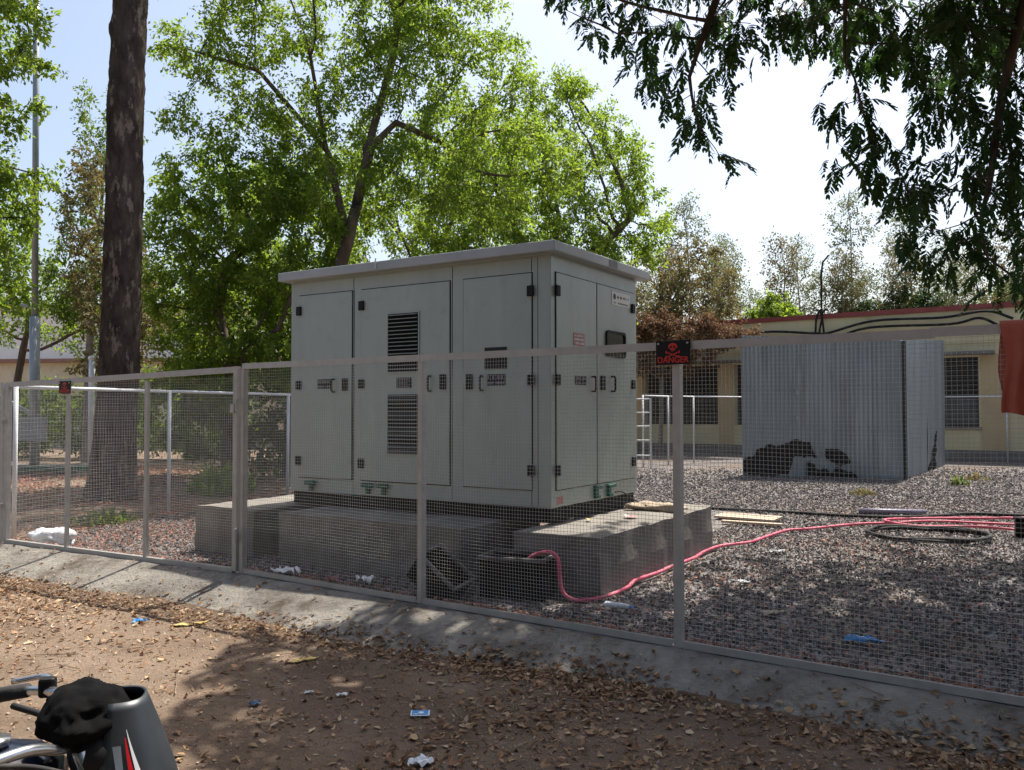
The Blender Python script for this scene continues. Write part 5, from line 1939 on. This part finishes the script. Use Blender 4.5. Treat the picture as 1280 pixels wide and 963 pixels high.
sheet_thing('cardboard_scrap', 'tan cardboard scrap among leaves inside the right fence panel', 'scrap', 1.95, 6.45, 0.16, 0.08, 0.01, 'plywood', 17, rz=0.4, dz=0.02)

# flat printed packet on the lane
pk = empty('snack_packet', (-0.5, 4.68, gz1(-0.5, 4.68) + 0.012), 0.05)
tag(pk, 'small flat blue and white printed packet lying on the shaded lane', 'packet')
MB().box(-0.052, 0.052, -0.042, 0.042, 0, 0.004).build('body', 'film', pk, bevel=0.0015)
MB().box(-0.044, 0.044, -0.034, 0.036, 0.0045, 0.0055).build('print', 'blue_film', pk)
mb = MB()
mb.disc((0.005, 0.0, 0.0062), (0, 0, 1), 0.016, 12)
mb.box(-0.036, -0.012, -0.026, -0.016, 0.0057, 0.0064)
mb.build('picture', 'paper', pk)

# white bottle / tube lying inside the fence
bt = empty('white_tube', (0.80, 6.62, 0.145), -0.35)
tag(bt, 'white plastic tube lying on leaves just inside the fence, below the pink conduit', 'tube')
MB().tube([(-0.1, 0, 0), (-0.08, 0, 0.004), (0.05, 0, 0.0), (0.10, 0, -0.004)], [0.008, 0.024, 0.024, 0.018], 10).build('body', 'film', bt, smooth=True)
MB().tube([(0.101, 0, -0.004), (0.13, 0, -0.006)], 0.013, 10).build('cap', 'blue_film', bt, smooth=True)

# open black crate and the tilted black one
def crate(loc, rot, w, d, h, label):
    c = empty('black_crate', loc)
    c.rotation_euler = rot
    tag(c, label, 'crate', 'black plastic crates inside the fence')
    t = 0.012
    m = MB()
    m.box(-w / 2, w / 2, -d / 2, -d / 2 + t, 0, h - 0.03)
    m.box(-w / 2, w / 2, d / 2 - t, d / 2, 0, h - 0.03)
    m.box(-w / 2, -w / 2 + t, -d / 2 + t, d / 2 - t, 0, h - 0.03)
    m.box(w / 2 - t, w / 2, -d / 2 + t, d / 2 - t, 0, h - 0.03)
    m.box(-w / 2 + t, w / 2 - t, -d / 2 + t, d / 2 - t, 0, t)
    m.build('body', 'black_plastic', c)
    r = MB()
    e = 0.014
    for b in ((-w / 2 - e, w / 2 + e, -d / 2 - e, -d / 2 + t), (-w / 2 - e, w / 2 + e, d / 2 - t, d / 2 + e), (-w / 2 - e, -w / 2 + t, -d / 2 + t, d / 2 - t), (w / 2 - t, w / 2 + e, -d / 2 + t, d / 2 - t)):
        r.box(b[0], b[1], b[2], b[3], h - 0.03, h)
    r.build('rim', 'dusty_rim', c, bevel=0.004)
    for k in range(4):
        xk = -w / 2 + w * (k + 0.5) / 4
        MB().box(xk - 0.008, xk + 0.008, -d / 2 - 0.008, -d / 2 - 0.0005, 0.02, h - 0.035).build('rib', 'black_plastic', c)
    return c


crate((0.05, 7.18, 0.105), (0, 0, -0.38), 0.55, 0.36, 0.34, 'open black plastic crate before the right footing with the pink conduit in it')
crate((-0.66, 7.22, 0.16), (R(8), R(38), -0.45), 0.42, 0.30, 0.26, 'tipped over black plastic crate leaning on the gravel behind the fence post')

# pink corrugated conduit from the crate across the yard
pts = [(0.05, 7.2, 0.30), (0.16, 7.13, 0.43), (0.29, 7.03, 0.485), (0.365, 6.98, 0.45), (0.385, 6.96, 0.30), (0.41, 6.93, 0.18), (0.50, 6.90, 0.125), (0.64, 6.92, 0.125), (0.79, 7.04, 0.13), (0.98, 7.34, 0.13),
       (1.10, 7.62, 0.14), (1.36, 7.98, 0.14), (1.56, 8.32, 0.14), (1.86, 8.76, 0.14), (2.08, 9.2, 0.14), (2.35, 9.55, 0.14), (2.72, 9.80, 0.14), (3.07, 10.27, 0.14), (3.45, 10.75, 0.14), (3.8, 10.9, 0.14),
       (4.55, 11.33, 0.14), (5.1, 11.45, 0.14), (5.7, 11.55, 0.15), (6.6, 11.2, 0.15), (7.8, 10.9, 0.15), (8.6, 11.3, 0.15), (8.0, 11.8, 0.16), (6.6, 11.7, 0.17), (5.6, 11.75, 0.16), (5.0, 11.5, 0.17), (5.2, 11.0, 0.16),
       (5.9, 10.85, 0.17), (6.5, 10.5, 0.16), (7.4, 10.55, 0.16)]
tag(MB().tube(spline(pts, 10), [0.016 + 0.0025 * (i % 2) for i in range((len(pts) - 1) * 10 + 1)], 8).build('pink_conduit', 'pink', smooth=True),
    'bright pink corrugated conduit snaking from the black crate across the gravel', 'conduit')
pts = [(2.95, 13.4, 0.12), (3.5, 13.05, 0.13), (4.24, 12.61, 0.135), (4.94, 12.2, 0.135), (5.75, 12.1, 0.14), (6.6, 12.35, 0.15), (7.4, 12.2, 0.14), (9.5, 12.0, 0.13)]
tag(MB().tube(spline(pts, 8), 0.024, 8).build('black_cable', 'cable', smooth=True), 'thick black cable lying on the gravel behind the pink conduit', 'cable')
ring = []
for i in range(64):
    an = 2 * math.pi * i / 30
    rr = 0.66 + 0.03 * math.sin(i * 0.7) + 0.02 * (i // 30)
    ring.append((4.98 + rr * math.cos(an), 10.32 + rr * 0.92 * math.sin(an), 0.135 + 0.022 * (i / 30) + 0.008 * math.sin(i)))
tag(MB().tube(ring, 0.021, 8).build('cable_coil', 'cable', smooth=True), 'black cable coiled in a wide ring on the gravel at the right', 'cable')
tag(MB().tube([(5.13, 12.66, 0.15), (5.5, 12.6, 0.15), (6.04, 12.5, 0.15)], 0.045, 12).build('purple_pipe', 'purple_pipe', smooth=True), 'short dark purple plastic pipe lying on the gravel beyond the coil', 'pipe')
st = empty('black_stub', (6.15, 10.35, 0.1))
tag(st, 'short black upright pipe stub by the pink conduit at the right edge', 'pipe')
MB().tube([(0, 0, 0), (0, 0, 0.22)], 0.07, 12).build('tube', 'black_plastic', st, smooth=True)
MB().tube([(0, 0, 0.221), (0, 0, 0.25)], 0.082, 12).build('collar', 'black_plastic', st, smooth=True)

# boards right of the footing
for i, (x_, y_, w, d, rz, lab) in enumerate(((3.32, 12.05, 0.85, 0.42, -0.62, 'pale plywood board lying on the gravel beyond the right footing'),
                                            (3.2, 11.45, 0.8, 0.10, -0.5, 'narrow wooden batten lying in front of the plywood board'))):
    bd = empty('wooden_board', (x_, y_, 0.125), rz)
    tag(bd, lab, 'board')
    n_ = 3 if i == 0 else 1
    for k in range(n_):
        MB().box(-w / 2, w / 2, -d / 2 + d * k / n_ + 0.003, -d / 2 + d * (k + 1) / n_ - 0.003, 0, 0.03 + 0.004 * k).build('plank', 'plywood', bd, bevel=0.003)

# sack on the right footing and some leaves
def lump(name, label, cat, loc, r, mat, seed, rz=0.0, amp=0.25):
    rg = np.random.default_rng(seed)
    ph = rg.uniform(0, 6.28, 8)

    def fn(d):
        return 1 + amp * (math.sin(4 * d[0] + ph[0]) * math.sin(3 * d[1] + ph[1]) + 0.5 * math.sin(9 * d[0] + 5 * d[2] + ph[2]) + 0.35 * math.sin(13 * d[1] - 6 * d[0] + ph[3]))
    o = MB().ellipsoid((0, 0, r[2] * 0.75), r, 28, 14, fn).build(name, mat, loc=loc, rz=rz, smooth=True)
    return tag(o, label, cat)


lump('plastic_bag', 'crumpled white plastic bag inside the gate at the left', 'bag', (-5.35, 10.02, 0.1), (0.30, 0.16, 0.10), 'film', 9, -0.5, 0.3)
xx, yy = cab_xy(0.38, 1.50)
lump('cloth_sack', 'crumpled brownish sack lying on the right concrete footing', 'sack', (xx, yy, 0.612), (0.30, 0.13, 0.045), 'sack', 4, -0.35)
for k, (a, b, nm) in enumerate(((0.2, 0.35, 'curled dry leaf on the right footing near the cabinet corner'), (0.45, 0.75, 'brown dry leaf on the middle of the right footing'))):
    x_, y_ = cab_xy(a, b)
    m = MB()
    bv, bf = LB[k]
    m.add([tuple(p * (0.13 if k == 0 else 0.16)) for p in bv], [tuple(f) for f in bf])
    tag(m.build('dry_leaf', 'yellow_leaf' if k == 0 else 'red_sticker', loc=(x_, y_, 0.63), rz=k), nm, 'leaf')


# ------------------------------------------------------------------ green tufts
def tuft(name, label, x, y, z, n, h, spread, mat, seed, cat='plant'):
    rg = np.random.default_rng(seed)
    V, F = [], []
    for k in range(n):
        an, rad = rg.uniform(0, 6.28), spread * rg.random() ** 0.7
        p = np.array([math.cos(an) * rad, math.sin(an) * rad, 0])
        an2 = rg.uniform(0, 6.28)
        d = np.array([math.cos(an2), math.sin(an2), 0]) * rg.uniform(0.2, 1.1)
        hh = h * rg.uniform(0.35, 1.0) * (1.1 - 0.75 * (rad / spread) ** 1.5)
        wv = np.array([-math.sin(an2), math.cos(an2), 0]) * h * 0.05
        o = len(V)
        V += [p - wv, p + wv, p + d * hh * 0.5 + np.array([0, 0, hh * 0.7]) + wv * 1.3, p + d * hh * 0.5 + np.array([0, 0, hh * 0.7]) - wv * 1.3, p + d * hh + np.array([0, 0, hh])]
        F += [(o, o + 1, o + 2), (o, o + 2, o + 3), (o + 3, o + 2, o + 4)]
    r = np_mesh(name, np.array(V), np.array(F), mat)
    r.location = (x, y, z)
    return tag(r, label, cat)


tuft('weed_clump', 'sunlit green weed clump beyond the side fence near the left footing', -5.55, 16.4, 0.06, 260, 0.7, 0.6, 'leaf_bright', 1)
tuft('weed_clump', 'low dry green weed at the foot of the side fence', -5.7, 12.0, 0.08, 190, 0.26, 0.45, 'grass', 2)
tuft('weed_clump', 'small bright green weed on the gravel before the shed corner', 9.2, 17.6, 0.1, 60, 0.26, 0.18, 'grass', 3)
tuft('weed_clump', 'pale dry grass tuft on the gravel right of the shed', 10.2, 18.8, 0.1, 70, 0.22, 0.3, 'leaf_olive', 4)
tuft('weed_clump', 'thin dry grass patch on the gravel in front of the shed', 6.4, 15.6, 0.1, 420, 0.14, 0.25, 'leaf_olive', 5)


# ------------------------------------------------------------------ motorcycle at the lower left
bike = empty('motorcycle', (-0.835, 1.92, 0.0), R(14))
bike.scale = (0.955, 0.955, 0.955)          # local x forward, y to its left
tag(bike, 'dark grey motorcycle front with red and white stripe at the lower left corner', 'motorcycle')


def cowl_pt(z, th, off=0.0):
    """headlight cowl: horseshoe sections, th -1 (right rear) .. 0 (nose) .. 1 (left rear)"""
    k = (1.07 - z) / 0.37
    wdt = 0.062 + 0.085 * math.sin(min(1, max(0, k)) * 1.75) + off
    nose = 0.015 + 0.10 * math.sin(min(1, k * 1.05) * 1.35) + off
    back = -0.05 - 0.02 * k
    an = th * math.pi / 2
    x = back + (nose - back) * max(0, math.cos(an)) ** 0.75
    y = wdt * math.copysign(abs(math.sin(an)) ** 0.8, an)
    return (x, y, z)


zs = np.linspace(1.068, 0.70, 22)
MB().grid([[cowl_pt(z, th) for th in np.linspace(-1, 1, 33)] for z in zs], flip=True).build('headlight_cowl', 'bike_grey', bike, smooth=True, solid=0.006)


def stripe(name, mat, f0, f1, z0, z1, off):
    m = MB()
    rows = []
    for z in np.linspace(z0, z1, 20):
        t = (z0 - z) / (z0 - z1)
        rows.append([cowl_pt(z, th, off) for th in np.linspace(f0(t), f1(t), 5)])
    m.grid(rows, flip=True).build(name, mat, bike, smooth=True)


stripe('white_stripe', 'bike_white', lambda t: -0.76 + 0.26 * t, lambda t: -0.755 + 0.46 * t, 1.015, 0.72, 0.0042)
stripe('red_stripe', 'bike_red', lambda t: -0.79 + 0.10 * t, lambda t: -0.775 + 0.27 * t, 1.0, 0.72, 0.0048)
stripe('silver_stripe', 'bike_silver', lambda t: -0.93 + 0.02 * t + 0.05 * math.sin(3 * t), lambda t: -0.84 + 0.08 * t, 0.985, 0.80, 0.0045)
# lamp in the nose
MB().ellipsoid((0.07, 0, 0.70), (0.045, 0.08, 0.05), 16, 10).build('headlamp', 'lens', bike, smooth=True)
dm = MB().ellipsoid((-0.07, 0, 0.955), (0.075, 0.115, 0.075), 18, 10)
dm.build('dial_housing', 'bike_black', bike, smooth=True)
MB().box(-0.135, -0.03, -0.075, 0.075, 0.70, 0.90).build('fork_crown', 'bike_black', bike, bevel=0.015)
for s in (-1, 1):
    MB().tube([(-0.10, s * 0.09, 0.98), (-0.02, s * 0.09, 0.72), (0.12, s * 0.09, 0.32)], [0.018, 0.02, 0.026], 10).build('fork_leg', 'chrome', bike, smooth=True)
    hb = spline([(-0.13, s * 0.03, 0.985), (-0.135, s * 0.10, 0.99), (-0.19, s * 0.18, 1.02), (-0.30, s * 0.28, 1.01), (-0.42, s * 0.33, 0.985)], 6)
    MB().tube(hb, 0.0125, 8).build('handlebar', 'chrome', bike, smooth=True)
    MB().tube([(-0.31, s * 0.286, 1.01), (-0.36, s * 0.306, 1.0), (-0.43, s * 0.334, 0.983)], [0.018, 0.019, 0.020], 10).build('grip', 'rubber', bike, smooth=True)
    MB().tube(spline([(-0.24, s * 0.25, 1.035), (-0.28, s * 0.33, 1.03), (-0.37, s * 0.37, 1.01)], 5), [0.008] * 11, 6).build('lever', 'chrome', bike, smooth=True)
    MB().box(-0.275, -0.235, s * 0.25 - 0.016, s * 0.25 + 0.016, 1.0, 1.05).build('switch_box', 'bike_black', bike, bevel=0.008)
    cb = spline([(-0.25, s * 0.24, 1.02), (-0.15, s * 0.2, 0.99), (-0.05, s * 0.17, 0.93), (-0.05, s * 0.10, 0.85), (-0.10, s * 0.05, 0.72)], 6)
    MB().tube(cb, 0.0065, 6).build('control_cable', 'cable', bike, smooth=True)
MB().tube(spline([(-0.32, 0.20, 1.0), (-0.22, 0.13, 0.985), (-0.12, 0.05, 0.94), (-0.06, -0.06, 0.86)], 6), 0.008, 6).build('control_cable', 'cable', bike, smooth=True)


def loft(secs, closed=True):
    """secs: list of (x, [(y,z)...])"""
    return MB().grid([[(x, y, z) for y, z in ring + [ring[0]]] for x, ring in secs])


def oval(w, z0, z1, n=16, p=0.75):
    out = []
    for k in range(n):
        an = 2 * math.pi * k / n
        c, s = math.cos(an), math.sin(an)
        out.append((w * math.copysign(abs(c) ** p, c), (z0 + z1) / 2 + (z1 - z0) / 2 * math.copysign(abs(s) ** p, s)))
    return out


tk = loft([(-0.155, oval(0.02, 0.84, 0.87)), (-0.165, oval(0.09, 0.76, 0.93)), (-0.22, oval(0.135, 0.72, 0.965)), (-0.34, oval(0.15, 0.70, 0.98)), (-0.48, oval(0.14, 0.70, 0.955)), (-0.60, oval(0.10, 0.72, 0.88)), (-0.68, oval(0.07, 0.74, 0.82))])
tank = tk.build('fuel_tank', 'bike_tank', bike, smooth=True)
MB().tube([(-0.30, 0, 0.978), (-0.30, 0, 0.992)], 0.035, 16).build('filler_cap', 'chrome', tank, smooth=True)
loft([(-0.62, oval(0.02, 0.76, 0.80)), (-0.66, oval(0.11, 0.72, 0.83)), (-0.95, oval(0.13, 0.73, 0.84)), (-1.30, oval(0.10, 0.80, 0.90)), (-1.36, oval(0.02, 0.83, 0.88))]).build('seat', 'rubber', bike, smooth=True)
loft([(-0.30, oval(0.10, 0.28, 0.62)), (-0.42, oval(0.14, 0.26, 0.64)), (-0.62, oval(0.13, 0.26, 0.60)), (-0.72, oval(0.06, 0.32, 0.52))]).build('engine', 'bike_black', bike, smooth=True)
loft([(-0.18, oval(0.03, 0.60, 0.72)), (-0.30, oval(0.05, 0.58, 0.71)), (-0.80, oval(0.07, 0.58, 0.70)), (-1.30, oval(0.05, 0.70, 0.80))]).build('frame', 'bike_black', bike, smooth=True)


def wheel(x, r):
    an = [2 * math.pi * k / 36 for k in range(37)]
    t = MB().grid([[(x + (r - 0.045 + 0.045 * math.cos(b)) * math.cos(a), 0.05 * math.sin(b), r + (r - 0.045 + 0.045 * math.cos(b)) * math.sin(a)) for b in [2 * math.pi * j / 12 for j in range(13)]] for a in an])
    w = t.build('wheel', 'rubber', bike, smooth=True)
    m = MB()
    m.tube([(x, -0.05, r), (x, 0.05, r)], 0.06, 14)
    m.build('hub', 'chrome', w, smooth=True)
    for k in range(5):
        a = 2 * math.pi * k / 5
        MB().bar((x + 0.05 * math.cos(a), 0, r + 0.05 * math.sin(a)), (x + (r - 0.075) * math.cos(a), 0, r + (r - 0.075) * math.sin(a)), 0.03, 0.03, (0, 1, 0)).build('spoke', 'bike_black', w)
    rim = MB().grid([[(x + q * math.cos(a), y, r + q * math.sin(a)) for q, y in ((r - 0.08, -0.03), (r - 0.07, 0), (r - 0.08, 0.03))] for a in an])
    rim.build('rim', 'bike_black', w, smooth=True, solid=0.006)


wheel(0.14, 0.30)
wheel(-1.16, 0.30)
fd = []
for k in range(15):
    a = R(20 + 140 * k / 14)
    fd.append([(0.14 + 0.325 * math.cos(a), y, 0.30 + 0.325 * math.sin(a) - abs(y) * 0.3) for y in np.linspace(-0.065, 0.065, 7)])
MB().grid(fd).build('front_mudguard', 'bike_grey', bike, smooth=True, solid=0.005)
MB().bar((-0.45, 0.08, 0.3), (-0.55, 0.30, 0.012), 0.022, 0.022).build('side_stand', 'bike_black', bike)
MB().tube([(-0.5, -0.12, 0.3), (-0.9, -0.17, 0.33), (-1.35, -0.19, 0.42)], [0.025, 0.04, 0.045], 10).build('exhaust', 'chrome', bike, smooth=True)

# black cloth bundled over the dials
def bundle():
    P = []
    nu, nv = 72, 40
    for i in range(nu):
        row = []
        for j in range(nv + 1):
            th, ph = math.pi * j / nv, 2 * math.pi * i / nu
            d = Vector((math.sin(th) * math.cos(ph), math.cos(th), math.sin(th) * math.sin(ph)))     # poles out to the sides
            k = 1.0
            k += 0.16 * mnoise.noise(d * 1.7 + Vector((3, 1, 5)))
            k += 0.10 * (0.5 - abs(mnoise.noise(Vector((d.x * 2.6 + 1, d.y * 3.4, d.z * 1.6)) + Vector((7, 2, 1))))) * 1.6 - 0.05
            k += 0.05 * (0.4 - abs(mnoise.noise(d * 5.5 + Vector((1, 8, 3)))))
            k += 0.008 * mnoise.noise(d * 24)
            k -= 0.26 * math.exp(-((d.x - 0.35) ** 2 + (d.y + 0.75) ** 2 + (d.z - 0.45) ** 2) / 0.07)
            k += 0.10 * math.exp(-((d.x + 0.1) ** 2 + (d.y - 0.1) ** 2 + (d.z - 1.0) ** 2) / 0.10)
            z = d.z * (0.074 if d.z > 0 else 0.060)
            row.append((d.x * 0.112 * k, d.y * 0.128 * k, z * k))
        P.append(row)
    return MB().grid(P, closed_u=True)


bl = bundle().build('black_cloth', 'cloth_black', smooth=True)
mloc = Matrix.Rotation(R(14), 4, 'Z') @ Vector((-0.115, 0.0, 1.03))
bl.scale = (0.8, 0.88, 0.88)
bl.location = (-0.835 + mloc.x * 0.955, 1.92 + mloc.y * 0.955, mloc.z * 0.955)
bl.rotation_euler = (0.1, 0.12, R(14))
tag(bl, 'black cloth bundled over the motorcycle dials', 'cloth')
